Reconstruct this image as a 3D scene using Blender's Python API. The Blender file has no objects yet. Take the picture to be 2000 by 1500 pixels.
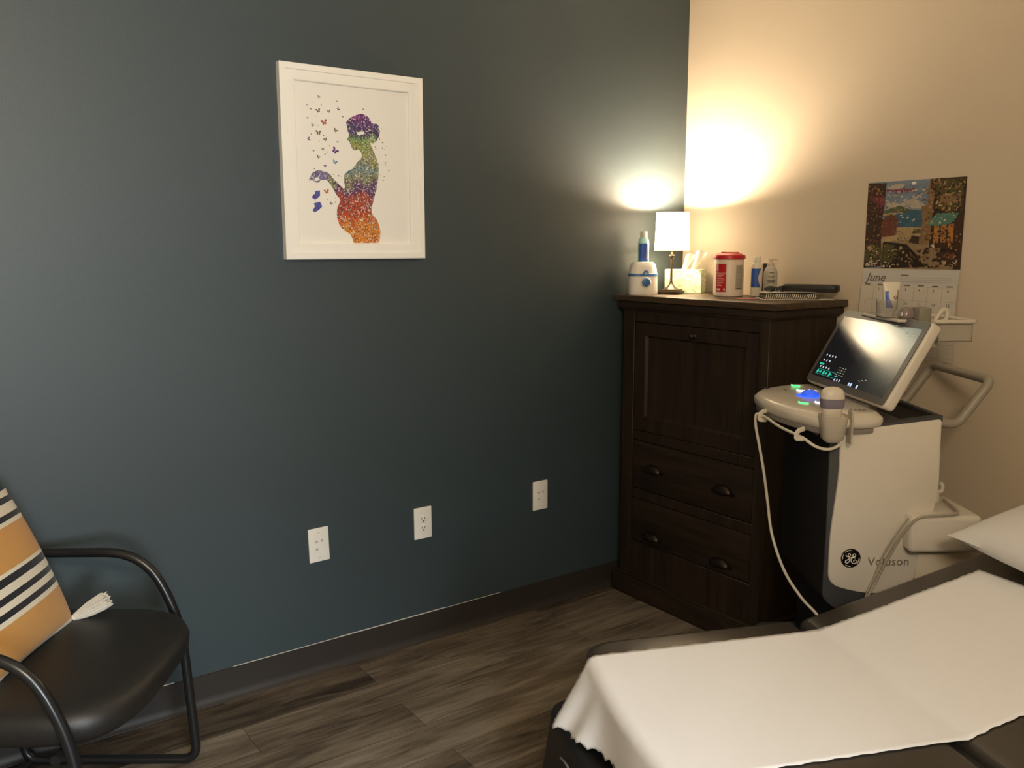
import bpy, bmesh, math, random
from mathutils import Vector, Matrix, Quaternion
from mathutils.geometry import tessellate_polygon
S = bpy.context.scene
COL = S.collection
R = math.radians
random.seed(7)

# ------------------------------------------------------------------ camera
cam_d = bpy.data.cameras.new('camera')
cam_d.sensor_fit = 'HORIZONTAL'
cam_d.sensor_width = 36.0
cam_d.lens = 1702.7 / 2000 * 36.0
cam_d.clip_start = 0.02
cam = bpy.data.objects.new('camera', cam_d)
COL.objects.link(cam)
CR = Vector((0.8132, -0.5820, -0.0017))          # camera right
CU = Vector((0.0910, 0.1242, 0.9881))            # camera up
CB = CR.cross(CU).normalized()                   # camera back
CU = CB.cross(CR).normalized(); CR = CR.normalized()
cam.matrix_world = Matrix((( CR.x, CU.x, CB.x, -2.767),
                           ( CR.y, CU.y, CB.y, -2.620),
                           ( CR.z, CU.z, CB.z,  1.409), (0, 0, 0, 1)))
S.camera = cam

# ------------------------------------------------------------------ world, light, exposure
S.view_settings.view_transform = 'Standard'
S.view_settings.look = 'None'
S.view_settings.exposure = 0.0
S.view_settings.gamma = 1.0
S.view_settings.use_curve_mapping = False
S.cycles.use_denoising = True
S.cycles.max_bounces = 10
S.cycles.diffuse_bounces = 6
S.cycles.sample_clamp_indirect = 6.0
W = bpy.data.worlds.new('World'); S.world = W
W.use_nodes = True
W.node_tree.nodes['Background'].inputs[0].default_value = (0.75, 0.85, 1.0, 1)
W.node_tree.nodes['Background'].inputs[1].default_value = 0.05
# unseen cool area lights, added beyond the doorway behind the camera
def area(name, loc, rot, sx, sy, watts, col):
    al = bpy.data.lights.new(name, 'AREA'); al.shape = 'RECTANGLE'; al.size = sx; al.size_y = sy
    al.energy = watts; al.color = col
    o = bpy.data.objects.new(name, al); COL.objects.link(o); o.location = loc; o.rotation_euler = rot
    return o
area('hall_fill_high', (-2.75, -4.50, 2.54), (0, 0, 0), 1.0, 0.6, 150.0, (0.74, 0.88, 1.0))  # added fill from above for the paper, floor and lower wall
area('hall_fill_low', (-2.72, -4.95, 1.20), (R(90), 0, 0), 0.8, 1.1, 98.0, (0.84, 0.95, 1.0))  # low fill added for the sheen on the blue wall, no real window
# unseen warm fill added behind the camera to raise the ambient light
area('warm_fill', (-2.80, -3.34, 2.26), (R(90), 0, R(-12)), 0.9, 0.32, 46.0, (1.0, 0.79, 0.52))
LAMP_XY = (-0.200, -0.130)
BULB_W = 54.0
BULB_COL = (1.0, 0.80, 0.56)
SHADE_EMIT = 9.0

# ------------------------------------------------------------------ materials
def newmat(name):
    m = bpy.data.materials.new(name); m.use_nodes = True
    nt = m.node_tree
    return m, nt, nt.nodes['Principled BSDF']

def mat(name, col, rough=0.5, var=0.06, vscale=30.0, metal=0.0, spec=0.5, bump=0.0, bscale=200.0,
        trans=0.0, coat=0.0, sheen=0.0, emit=None, estr=0.0, alpha=1.0, stretch=None):
    m, nt, b = newmat(name)
    tc = nt.nodes.new('ShaderNodeTexCoord')
    src = tc.outputs['Object']
    if stretch:
        mp = nt.nodes.new('ShaderNodeMapping'); mp.inputs['Scale'].default_value = stretch
        nt.links.new(src, mp.inputs['Vector']); src = mp.outputs['Vector']
    nz = nt.nodes.new('ShaderNodeTexNoise'); nz.inputs['Scale'].default_value = vscale
    nz.inputs['Detail'].default_value = 4.0
    nt.links.new(src, nz.inputs['Vector'])
    mr = nt.nodes.new('ShaderNodeMapRange')
    mr.inputs['To Min'].default_value = 1 - var; mr.inputs['To Max'].default_value = 1 + var
    nt.links.new(nz.outputs['Fac'], mr.inputs['Value'])
    vm = nt.nodes.new('ShaderNodeVectorMath'); vm.operation = 'SCALE'
    vm.inputs[0].default_value = col[:3]
    nt.links.new(mr.outputs['Result'], vm.inputs['Scale'])
    nt.links.new(vm.outputs['Vector'], b.inputs['Base Color'])
    b.inputs['Roughness'].default_value = rough
    b.inputs['Metallic'].default_value = metal
    b.inputs['Specular IOR Level'].default_value = spec
    b.inputs['Transmission Weight'].default_value = trans
    b.inputs['Coat Weight'].default_value = coat
    b.inputs['Sheen Weight'].default_value = sheen
    b.inputs['Alpha'].default_value = alpha
    if emit:
        b.inputs['Emission Color'].default_value = (*emit, 1); b.inputs['Emission Strength'].default_value = estr
    if bump > 0:
        n2 = nt.nodes.new('ShaderNodeTexNoise'); n2.inputs['Scale'].default_value = bscale; n2.inputs['Detail'].default_value = 3
        nt.links.new(src, n2.inputs['Vector'])
        bp = nt.nodes.new('ShaderNodeBump'); bp.inputs['Strength'].default_value = bump; bp.inputs['Distance'].default_value = 0.002
        nt.links.new(n2.outputs['Fac'], bp.inputs['Height']); nt.links.new(bp.outputs['Normal'], b.inputs['Normal'])
    return m

def floor_mat():
    m, nt, b = newmat('vinyl_plank')
    N, K = nt.nodes.new, nt.links.new
    tc = N('ShaderNodeTexCoord')
    mp = N('ShaderNodeMapping'); mp.inputs['Location'].default_value = (0.35, 0.045, 0)
    K(tc.outputs['Object'], mp.inputs['Vector'])
    br = N('ShaderNodeTexBrick'); br.inputs['Scale'].default_value = 1.0
    br.inputs['Brick Width'].default_value = 1.22; br.inputs['Row Height'].default_value = 0.152
    br.inputs['Mortar Size'].default_value = 0.0009; br.inputs['Mortar Smooth'].default_value = 0.3
    br.offset = 0.37; br.inputs['Bias'].default_value = -0.1
    br.inputs['Color1'].default_value = (0.0, 0.0, 0.0, 1); br.inputs['Color2'].default_value = (1, 1, 1, 1)
    br.inputs['Mortar'].default_value = (0.25, 0.25, 0.25, 1)
    K(mp.outputs['Vector'], br.inputs['Vector'])
    mg = N('ShaderNodeMapping'); mg.inputs['Scale'].default_value = (2.0, 17, 1)
    K(tc.outputs['Object'], mg.inputs['Vector'])
    # shift the grain from plank to plank
    ad = N('ShaderNodeVectorMath'); ad.operation = 'ADD'
    sc = N('ShaderNodeVectorMath'); sc.operation = 'SCALE'; sc.inputs['Scale'].default_value = 9.0
    K(br.outputs['Color'], sc.inputs[0]); K(mg.outputs['Vector'], ad.inputs[0]); K(sc.outputs['Vector'], ad.inputs[1])
    g1 = N('ShaderNodeTexNoise'); g1.inputs['Scale'].default_value = 1.6; g1.inputs['Detail'].default_value = 9; g1.inputs['Roughness'].default_value = 0.68; g1.inputs['Distortion'].default_value = 0.9
    K(ad.outputs['Vector'], g1.inputs['Vector'])
    mb = N('ShaderNodeMapping'); mb.inputs['Scale'].default_value = (1.5, 9, 1)
    K(tc.outputs['Object'], mb.inputs['Vector'])
    g2 = N('ShaderNodeTexNoise'); g2.inputs['Scale'].default_value = 1.3; g2.inputs['Detail'].default_value = 5
    K(mb.outputs['Vector'], g2.inputs['Vector'])
    m1 = N('ShaderNodeMath'); m1.operation = 'MULTIPLY_ADD'; m1.inputs[1].default_value = 0.20
    K(br.outputs['Color'], m1.inputs[0])
    m0 = N('ShaderNodeMath'); m0.operation = 'MULTIPLY_ADD'; m0.inputs[1].default_value = 0.5
    K(g2.outputs['Fac'], m0.inputs[0]); 
    m2 = N('ShaderNodeMath'); m2.operation = 'MULTIPLY'; m2.inputs[1].default_value = 0.74
    K(g1.outputs['Fac'], m2.inputs[0]); K(m2.outputs[0], m0.inputs[2]); K(m0.outputs[0], m1.inputs[2])
    cr = N('ShaderNodeValToRGB')
    e = cr.color_ramp.elements
    e[0].position = 0.47; e[0].color = (0.012, 0.009, 0.007, 1)
    e[1].position = 0.93; e[1].color = (0.250, 0.208, 0.155, 1)
    a = e.new(0.58); a.color = (0.050, 0.037, 0.025, 1)
    a = e.new(0.72); a.color = (0.120, 0.093, 0.065, 1)
    K(m1.outputs[0], cr.inputs['Fac'])
    mx = N('ShaderNodeMix'); mx.data_type = 'RGBA'; mx.blend_type = 'MULTIPLY'
    mx.inputs[7].default_value = (0.35, 0.33, 0.31, 1)
    K(br.outputs['Fac'], mx.inputs[0]); K(cr.outputs['Color'], mx.inputs[6])
    K(mx.outputs[2], b.inputs['Base Color'])
    b.inputs['Roughness'].default_value = 0.55; b.inputs['Specular IOR Level'].default_value = 0.35
    bp = N('ShaderNodeBump'); bp.inputs['Strength'].default_value = 0.25; bp.inputs['Distance'].default_value = 0.001
    K(g1.outputs['Fac'], bp.inputs['Height']); K(bp.outputs['Normal'], b.inputs['Normal'])
    return m

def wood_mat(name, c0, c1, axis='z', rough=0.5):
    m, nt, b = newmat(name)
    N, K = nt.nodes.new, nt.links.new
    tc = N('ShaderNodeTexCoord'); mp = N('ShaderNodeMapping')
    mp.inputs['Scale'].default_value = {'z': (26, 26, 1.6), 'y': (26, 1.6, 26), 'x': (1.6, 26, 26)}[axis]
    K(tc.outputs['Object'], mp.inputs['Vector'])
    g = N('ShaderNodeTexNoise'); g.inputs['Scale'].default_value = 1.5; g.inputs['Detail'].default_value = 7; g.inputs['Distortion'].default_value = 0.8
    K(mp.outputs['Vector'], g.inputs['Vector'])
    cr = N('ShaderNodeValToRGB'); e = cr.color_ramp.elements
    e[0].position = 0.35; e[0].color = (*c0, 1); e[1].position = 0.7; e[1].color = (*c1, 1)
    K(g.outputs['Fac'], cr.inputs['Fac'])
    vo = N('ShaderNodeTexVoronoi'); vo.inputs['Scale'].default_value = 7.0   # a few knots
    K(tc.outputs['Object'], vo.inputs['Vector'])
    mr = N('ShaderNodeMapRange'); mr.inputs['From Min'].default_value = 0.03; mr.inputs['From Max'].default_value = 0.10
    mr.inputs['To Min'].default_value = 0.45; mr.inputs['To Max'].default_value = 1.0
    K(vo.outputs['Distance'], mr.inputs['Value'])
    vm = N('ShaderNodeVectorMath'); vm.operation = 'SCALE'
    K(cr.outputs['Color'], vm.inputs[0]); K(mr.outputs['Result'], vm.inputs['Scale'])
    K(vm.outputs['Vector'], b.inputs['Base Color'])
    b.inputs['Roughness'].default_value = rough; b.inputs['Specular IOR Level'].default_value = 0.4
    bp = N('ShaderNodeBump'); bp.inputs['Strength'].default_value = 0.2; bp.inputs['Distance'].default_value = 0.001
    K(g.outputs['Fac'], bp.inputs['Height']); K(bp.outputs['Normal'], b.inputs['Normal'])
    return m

def ramp_mat(name, stops, axis, lo, hi, rough=0.9, bump=0.3, bscale=350):
    """constant colour bands along one object axis"""
    m, nt, b = newmat(name)
    N, K = nt.nodes.new, nt.links.new
    tc = N('ShaderNodeTexCoord'); sp = N('ShaderNodeSeparateXYZ'); K(tc.outputs['Object'], sp.inputs[0])
    nz = N('ShaderNodeTexNoise'); nz.inputs['Scale'].default_value = 90; K(tc.outputs['Object'], nz.inputs['Vector'])
    am = N('ShaderNodeMath'); am.operation = 'MULTIPLY_ADD'; am.inputs[1].default_value = 0.0015; K(nz.outputs['Fac'], am.inputs[0]); K(sp.outputs[axis], am.inputs[2])
    mr = N('ShaderNodeMapRange'); mr.inputs['From Min'].default_value = lo; mr.inputs['From Max'].default_value = hi
    K(am.outputs[0], mr.inputs['Value'])
    cr = N('ShaderNodeValToRGB'); cr.color_ramp.interpolation = 'CONSTANT'
    e = cr.color_ramp.elements
    e[0].position = stops[0][0]; e[0].color = (*stops[0][1], 1)
    e[1].position = stops[1][0]; e[1].color = (*stops[1][1], 1)
    for p, c in stops[2:]:
        q = e.new(p); q.color = (*c, 1)
    K(mr.outputs['Result'], cr.inputs['Fac']); K(cr.outputs['Color'], b.inputs['Base Color'])
    b.inputs['Roughness'].default_value = rough; b.inputs['Specular IOR Level'].default_value = 0.15; b.inputs['Sheen Weight'].default_value = 0.15
    n2 = N('ShaderNodeTexNoise'); n2.inputs['Scale'].default_value = bscale; K(tc.outputs['Object'], n2.inputs['Vector'])
    bp = N('ShaderNodeBump'); bp.inputs['Strength'].default_value = bump; bp.inputs['Distance'].default_value = 0.003
    K(n2.outputs['Fac'], bp.inputs['Height']); K(bp.outputs['Normal'], b.inputs['Normal'])
    return m

def speckle_mat(name, bands, axis, lo, hi, vscale=260, light=(0.7, 0.68, 0.6), dark=(0.03, 0.03, 0.04), lt=0.72, dk=0.3):
    """watercolour mosaic: blended bands along one axis, jittered, with pale and dark flecks"""
    m, nt, b = newmat(name)
    N, K = nt.nodes.new, nt.links.new
    tc = N('ShaderNodeTexCoord'); sp = N('ShaderNodeSeparateXYZ'); K(tc.outputs['Object'], sp.inputs[0])
    nz = N('ShaderNodeTexNoise'); nz.inputs['Scale'].default_value = 22; nz.inputs['Detail'].default_value = 3; K(tc.outputs['Object'], nz.inputs['Vector'])
    am = N('ShaderNodeMath'); am.operation = 'MULTIPLY_ADD'; am.inputs[1].default_value = (hi - lo) * 0.40; K(nz.outputs['Fac'], am.inputs[0]); K(sp.outputs[axis], am.inputs[2])
    mr = N('ShaderNodeMapRange'); d = (hi - lo) * 0.20
    mr.inputs['From Min'].default_value = lo + d; mr.inputs['From Max'].default_value = hi + d
    K(am.outputs[0], mr.inputs['Value'])
    cr = N('ShaderNodeValToRGB'); e = cr.color_ramp.elements
    e[0].position = bands[0][0]; e[0].color = (*bands[0][1], 1); e[1].position = bands[1][0]; e[1].color = (*bands[1][1], 1)
    for p, c in bands[2:]:
        q = e.new(p); q.color = (*c, 1)
    K(mr.outputs['Result'], cr.inputs['Fac'])
    vo = N('ShaderNodeTexVoronoi'); vo.inputs['Scale'].default_value = vscale; K(tc.outputs['Object'], vo.inputs['Vector'])
    sx = N('ShaderNodeSeparateColor'); K(vo.outputs['Color'], sx.inputs[0])
    def gate(out, th, op):
        g = N('ShaderNodeMath'); g.operation = op; g.inputs[1].default_value = th; K(out, g.inputs[0]); return g.outputs[0]
    def mix(f, a, c, k=1.0):
        mx = N('ShaderNodeMix'); mx.data_type = 'RGBA'
        if k != 1.0:
            mm = N('ShaderNodeMath'); mm.operation = 'MULTIPLY'; mm.inputs[1].default_value = k; K(f, mm.inputs[0]); f = mm.outputs[0]
        K(f, mx.inputs[0]); K(a, mx.inputs[6]); mx.inputs[7].default_value = (*c, 1); return mx.outputs[2]
    c = mix(gate(sx.outputs[0], lt, 'GREATER_THAN'), cr.outputs['Color'], light, 0.75)
    c = mix(gate(sx.outputs[1], dk, 'LESS_THAN'), c, dark, 0.6)
    K(c, b.inputs['Base Color']); b.inputs['Roughness'].default_value = 0.85; b.inputs['Specular IOR Level'].default_value = 0.2
    return m

# ------------------------------------------------------------------ mesh helpers
def finish(name, bm, mats, parent=None, smooth=38, loc=None, rotz=0.0, kind=None, label=None):
    me = bpy.data.meshes.new(name)
    bmesh.ops.recalc_face_normals(bm, faces=bm.faces[:]) if bm.faces else None
    bm.to_mesh(me); bm.free()
    if not isinstance(mats, (list, tuple)): mats = [mats]
    for m in mats: me.materials.append(m)
    if smooth:
        me.polygons.foreach_set('use_smooth', [True] * len(me.polygons))
        me.set_sharp_from_angle(angle=R(smooth))
    o = bpy.data.objects.new(name, me); COL.objects.link(o)
    if parent is not None: o.parent = parent
    if loc is not None: o.location = loc
    if rotz: o.rotation_euler = (0, 0, rotz)
    if kind: o['kind'] = kind
    if label: o['label'] = label
    return o

def thing(name, label, cat, loc=(0, 0, 0), rotz=0.0, group=None, rot=None):
    o = bpy.data.objects.new(name, None); COL.objects.link(o)
    o.empty_display_size = 0.05
    o.location = loc; o.rotation_euler = rot if rot else (0, 0, rotz)
    o['label'] = label; o['category'] = cat
    if group: o['group'] = group
    return o

def tag(o, label, cat, group=None):
    o['label'] = label; o['category'] = cat
    if group: o['group'] = group
    return o

BM = bmesh.new

def merge(bm, t, M=None, mi=0):
    if M is not None: bmesh.ops.transform(t, matrix=M, verts=t.verts[:])
    for f in t.faces: f.material_index = mi
    me = bpy.data.meshes.new('tmp'); t.to_mesh(me); t.free()
    bm.from_mesh(me); bpy.data.meshes.remove(me)

def box(bm, c, s, r=0.0, seg=2, M=None, mi=0, vert_only=False):
    t = bmesh.new(); bmesh.ops.create_cube(t, size=1.0)
    bmesh.ops.scale(t, vec=s, verts=t.verts[:])
    if r > 0:
        eds = [e for e in t.edges if (abs(e.verts[0].co.z - e.verts[1].co.z) > 1e-6)] if vert_only else t.edges[:]
        bmesh.ops.bevel(t, geom=eds, offset=min(r, min(s) * 0.49) if not vert_only else r, segments=seg, affect='EDGES', profile=0.5)
    X = Matrix.Translation(c) @ (M if M is not None else Matrix.Identity(4))
    merge(bm, t, X, mi); return bm

def lathe(bm, prof, n=32, o=(0, 0, 0), sx=1, sy=1, mi=0, M=None, cap=True):
    t = bmesh.new(); rings = []
    for r, z in prof:
        rings.append([t.verts.new((r * sx * math.cos(2 * math.pi * k / n), r * sy * math.sin(2 * math.pi * k / n), z)) for k in range(n)])
    for a, b in zip(rings, rings[1:]):
        for k in range(n): t.faces.new((a[k], a[(k + 1) % n], b[(k + 1) % n], b[k]))
    if cap:
        t.faces.new(list(reversed(rings[0]))); t.faces.new(rings[-1])
    X = Matrix.Translation(o) @ (M if M is not None else Matrix.Identity(4))
    merge(bm, t, X, mi); return bm

def spline(pts, n=8, closed=False):
    P = [Vector(p) for p in pts]; out = []; L = len(P)
    rng = range(L if closed else L - 1)
    for i in rng:
        p1, p2 = P[i], P[(i + 1) % L]
        p0 = P[(i - 1) % L] if (closed or i > 0) else p1 * 2 - p2
        p3 = P[(i + 2) % L] if (closed or i + 2 < L) else p2 * 2 - p1
        for k in range(n):
            t = k / n
            out.append(0.5 * ((2 * p1) + (p2 - p0) * t + (2 * p0 - 5 * p1 + 4 * p2 - p3) * t * t + (3 * p1 - p0 - 3 * p2 + p3) * t ** 3))
    if not closed: out.append(P[-1])
    return out

def fillet(pts, rad, n=6, closed=False):
    """polyline with rounded corners"""
    P = [Vector(p) for p in pts]; out = []; L = len(P)
    for i in range(L):
        if not closed and i in (0, L - 1): out.append(P[i]); continue
        a, b, c = P[i - 1], P[i], P[(i + 1) % L]
        r = rad[i] if isinstance(rad, (list, tuple)) else rad
        d1 = (a - b); d2 = (c - b)
        r = min(r, d1.length * 0.49, d2.length * 0.49)
        s, e = b + d1.normalized() * r, b + d2.normalized() * r
        for k in range(n + 1):
            t = k / n; out.append(s * (1 - t) ** 2 + b * 2 * t * (1 - t) + e * t * t)
    return out

def tube(bm, pts, r, n=10, closed=False, mi=0, sq=1.0):
    """sweep a circle (sq flattens it) along points; r a number or list"""
    P = [Vector(p) for p in pts]; L = len(P); t = bmesh.new()
    def tan(i):
        a = P[(i - 1) % L] if (closed or i > 0) else P[i]
        b = P[(i + 1) % L] if (closed or i < L - 1) else P[i]
        v = b - a; return v.normalized() if v.length > 1e-9 else Vector((0, 0, 1))
    T0 = tan(0); up = Vector((0, 0, 1)) if abs(T0.z) < 0.9 else Vector((1, 0, 0))
    nrm = (up - T0 * up.dot(T0)).normalized(); rings = []; prev = T0
    for i in range(L):
        T = tan(i)
        q = prev.rotation_difference(T); nrm = q @ nrm; nrm = (nrm - T * nrm.dot(T)).normalized(); prev = T
        bn = T.cross(nrm); rr = r[i] if isinstance(r, (list, tuple)) else r
        rings.append([t.verts.new(P[i] + nrm * (rr * sq * math.cos(2 * math.pi * k / n)) + bn * (rr * math.sin(2 * math.pi * k / n))) for k in range(n)])
    for i in range(L if closed else L - 1):
        a, b = rings[i], rings[(i + 1) % L]
        for k in range(n): t.faces.new((a[k], a[(k + 1) % n], b[(k + 1) % n], b[k]))
    if not closed:
        t.faces.new(list(reversed(rings[0]))); t.faces.new(rings[-1])
    merge(bm, t, None, mi); return bm

def prism(bm, pts, h, M=None, mi=0, bev=0.0, seg=2):
    """extrude the 2-D outline pts (xy) from z=0 to z=h, optional bevel of the rims"""
    t = bmesh.new(); vs = [t.verts.new((p[0], p[1], 0)) for p in pts]
    f = t.faces.new(vs); 
    if f.normal.z > 0: f.normal_flip()
    g = bmesh.ops.extrude_face_region(t, geom=[f])
    nv = [v for v in g['geom'] if isinstance(v, bmesh.types.BMVert)]
    bmesh.ops.translate(t, verts=nv, vec=(0, 0, h))
    if bev > 0:
        eds = [e for e in t.edges if abs(e.verts[0].co.z - e.verts[1].co.z) < 1e-7]
        bmesh.ops.bevel(t, geom=eds, offset=bev, segments=seg, affect='EDGES', profile=0.5)
    bmesh.ops.triangulate(t, faces=[f for f in t.faces if len(f.verts) > 4])
    merge(bm, t, M, mi); return bm

def flat(bm, pts, mi=0):
    vs = [bm.verts.new(p) for p in pts]
    if len(vs) <= 4:
        bm.faces.new(vs).material_index = mi; return bm
    for t in tessellate_polygon([[Vector(p) for p in pts]]):
        try: bm.faces.new([vs[i] for i in t]).material_index = mi
        except ValueError: pass
    return bm

def rrect(w, h, r, n=5):
    out = []
    for cx, cy, a0 in ((w / 2 - r, h / 2 - r, 0), (-w / 2 + r, h / 2 - r, 90), (-w / 2 + r, -h / 2 + r, 180), (w / 2 - r, -h / 2 + r, 270)):
        for k in range(n + 1):
            a = R(a0 + 90 * k / n); out.append((cx + r * math.cos(a), cy + r * math.sin(a)))
    return out

def frame_M(o, x, y):
    x = Vector(x).normalized(); y = Vector(y); y = (y - x * y.dot(x)).normalized(); z = x.cross(y)
    return Matrix(((x.x, y.x, z.x, o[0]), (x.y, y.y, z.y, o[1]), (x.z, y.z, z.z, o[2]), (0, 0, 0, 1)))

def text(bm, s, size, M, mi=0, depth=0.0004, shear=0.0, space=1.0, align='LEFT'):
    cu = bpy.data.curves.new('t', 'FONT'); cu.body = s; cu.size = size; cu.extrude = depth; cu.shear = shear
    cu.space_character = space; cu.align_x = align; cu.resolution_u = 3
    o = bpy.data.objects.new('t', cu); COL.objects.link(o)
    dg = bpy.context.evaluated_depsgraph_get(); dg.update()
    me = bpy.data.meshes.new_from_object(o.evaluated_get(dg))
    t = bmesh.new(); t.from_mesh(me)
    bpy.data.objects.remove(o); bpy.data.curves.remove(cu); bpy.data.meshes.remove(me)
    merge(bm, t, M, mi); return bm

def puff(bm, w, h, t, n=24, pinch=0.10, p=2.6, mi=0, sag=0.0):
    """stuffed cushion in its own xy plane, corners pulled in between and pinched thin"""
    tb = bmesh.new(); g = {}
    for s in (1, -1):
        for i in range(n + 1):
            for j in range(n + 1):
                u, v = -1 + 2 * i / n, -1 + 2 * j / n
                x = u * (1 - pinch * (1 - v * v) * abs(u) ** 3); 
                y = v * (1 - pinch * (1 - u * u) * abs(v) ** 3)
                z = s * t * (max(0, 1 - abs(u) ** p) * max(0, 1 - abs(v) ** p)) ** 0.5
                if i in (0, n) or j in (0, n):
                    if s == -1: g[(s, i, j)] = g[(1, i, j)]; continue
                g[(s, i, j)] = tb.verts.new((x * w / 2, y * h / 2, z))
        for i in range(n):
            for j in range(n):
                q = [g[(s, i, j)], g[(s, i + 1, j)], g[(s, i + 1, j + 1)], g[(s, i, j + 1)]]
                tb.faces.new(q if s == 1 else q[::-1])
    merge(bm, tb, None, mi); return bm
# ------------------------------------------------------------------ shared materials
M_BLUE = mat('slate_blue_paint', (0.033, 0.050, 0.058), 0.50, 0.05, 3.0, spec=0.65, bump=0.10, bscale=260)
M_BEIGE = mat('beige_paint', (0.61, 0.52, 0.405), 0.6, 0.03, 3.0, spec=0.35, bump=0.10, bscale=260)
M_CEIL = mat('ceiling_white', (0.80, 0.78, 0.73), 0.9, 0.03, 40, bump=0.2, bscale=90)
M_BASE = mat('cove_base_rubber', (0.030, 0.024, 0.020), 0.5, 0.1, 12, spec=0.4)
M_CAULK = mat('pale_caulk', (0.55, 0.52, 0.47), 0.7, 0.2, 9)
M_FLOOR = floor_mat()
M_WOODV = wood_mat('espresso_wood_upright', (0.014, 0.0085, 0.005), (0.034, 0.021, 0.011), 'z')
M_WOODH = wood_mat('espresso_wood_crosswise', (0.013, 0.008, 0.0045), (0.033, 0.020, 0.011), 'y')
M_WOODT = wood_mat('espresso_wood_top_lit', (0.040, 0.025, 0.014), (0.085, 0.055, 0.031), 'y', 0.40)  # same wood made paler, light on the top put into the colour
M_BRONZE = mat('dark_bronze', (0.045, 0.034, 0.026), 0.38, 0.15, 50, metal=0.9)
M_WHITEP = mat('white_plastic', (0.78, 0.76, 0.72), 0.38, 0.02, 20)
M_WALLPL = mat('wall_plate_white', (0.80, 0.77, 0.71), 0.42, 0.02, 20)
M_SLOT = mat('slot_dark', (0.05, 0.045, 0.04), 0.7, 0.05)
M_FRAME = mat('frame_white_lacquer', (0.88, 0.85, 0.79), 0.42, 0.02, 25)
M_MATB = mat('print_paper', (0.83, 0.80, 0.74), 0.8, 0.015, 60)
M_BLACKM = mat('black_metal', (0.012, 0.012, 0.013), 0.28, 0.1, 40, spec=0.6)
M_BLACKV = mat('black_vinyl', (0.016, 0.015, 0.014), 0.42, 0.15, 60, spec=0.5, bump=0.25, bscale=600)
M_TABV = mat('brown_black_vinyl', (0.036, 0.029, 0.022), 0.30, 0.12, 45, spec=0.65, bump=0.12, bscale=500)
M_PAPER = mat('exam_paper_white', (0.86, 0.86, 0.87), 0.75, 0.015, 40, spec=0.2, bump=0.12, bscale=60)
M_PILLOW = mat('white_pillow_cotton', (0.76, 0.76, 0.76), 0.9, 0.03, 14, bump=0.3, bscale=40)
M_STEEL = mat('brushed_steel', (0.55, 0.54, 0.52), 0.3, 0.05, 60, metal=1.0)

# ------------------------------------------------------------------ the room
XL, YB, ZC = -3.55, -3.40, 2.60
T_ = 0.12
b = BM(); box(b, ((XL) / 2, YB / 2 - 1.0, -0.05), (-XL + 2 * T_, -YB + 2 * T_ + 2.0, 0.10)); finish('floor', b, M_FLOOR, kind='structure', smooth=0)
b = BM(); box(b, (XL / 2, YB / 2 - 1.0, ZC + 0.05), (-XL + 2 * T_, -YB + 2 * T_ + 2.0, 0.10)); finish('ceiling', b, M_CEIL, kind='structure', smooth=0)
b = BM(); box(b, (XL / 2, T_ / 2, ZC / 2), (-XL + 2 * T_, T_, ZC)); finish('wall_left', b, M_BLUE, kind='structure', smooth=0)
b = BM(); box(b, (T_ / 2, YB / 2, ZC / 2), (T_, -YB, ZC)); finish('wall_right', b, M_BEIGE, kind='structure', smooth=0)
b = BM(); box(b, (XL - T_ / 2, YB / 2, ZC / 2), (T_, -YB, ZC)); finish('wall_rear', b, M_BEIGE, kind='structure', smooth=0)
DX0, DX1, DZ = -3.14, -2.20, 2.05          # unseen doorway behind the camera, added and sized to clip the cool fill
b = BM()
box(b, ((XL - T_ + DX0) / 2, YB - T_ / 2, ZC / 2), (DX0 - XL + T_, T_, ZC))
box(b, ((DX1 + T_) / 2, YB - T_ / 2, ZC / 2), (T_ - DX1, T_, ZC))
box(b, ((DX0 + DX1) / 2, YB - T_ / 2, (ZC + DZ) / 2), (DX1 - DX0, T_, ZC - DZ))
finish('wall_back', b, M_BEIGE, kind='structure', smooth=0)
b = BM()
for x in (DX0 - 0.035, DX1 + 0.035): box(b, (x, YB + 0.008, (DZ + 0.07) / 2), (0.07, 0.016, DZ + 0.07), 0.004)
box(b, ((DX0 + DX1) / 2, YB + 0.008, DZ + 0.035), (DX1 - DX0, 0.016, 0.07), 0.004)
finish('door_1', b, M_FRAME, kind='structure')

def cove(name, p0, p1, nrm, caulk=None):
    """rubber cove base: flat strip with a flared toe"""
    p0, p1, nrm = Vector(p0), Vector(p1), Vector(nrm)
    prof = [(0, 0.1016), (0.0032, 0.1012), (0.0032, 0.030), (0.0045, 0.016), (0.010, 0.0065), (0.016, 0.002), (0.0165, 0.0), (0, 0)]
    bm = BM(); ra = [bm.verts.new(p0 + nrm * d + Vector((0, 0, z))) for d, z in prof]; rb = [bm.verts.new(p1 + nrm * d + Vector((0, 0, z))) for d, z in prof]
    n = len(prof)
    for i in range(n): bm.faces.new((ra[i], ra[(i + 1) % n], rb[(i + 1) % n], rb[i]))
    bm.faces.new(ra); bm.faces.new(list(reversed(rb)))
    for q in bm.faces: q.material_index = 0
    if caulk:                                   # thin light line of caulk left along part of the top edge
        for a, c, h in caulk:
            box(bm, ((a + c) / 2, -0.0012, 0.1016 + h / 2), (c - a, 0.0020, h), 0.0004, 1, mi=1)
    finish(name, bm, [M_BASE, M_CAULK], kind='structure', smooth=25)
cove('baseboard_left', (XL, 0, 0), (0, 0, 0), (0, -1, 0), caulk=((-1.98, -1.62, 0.0022), (-1.62, -1.20, 0.0034), (-1.20, -0.95, 0.0018), (-2.24, -2.16, 0.003)))
cove('baseboard_right', (0, -0.0165, 0), (0, YB, 0), (-1, 0, 0))

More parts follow.
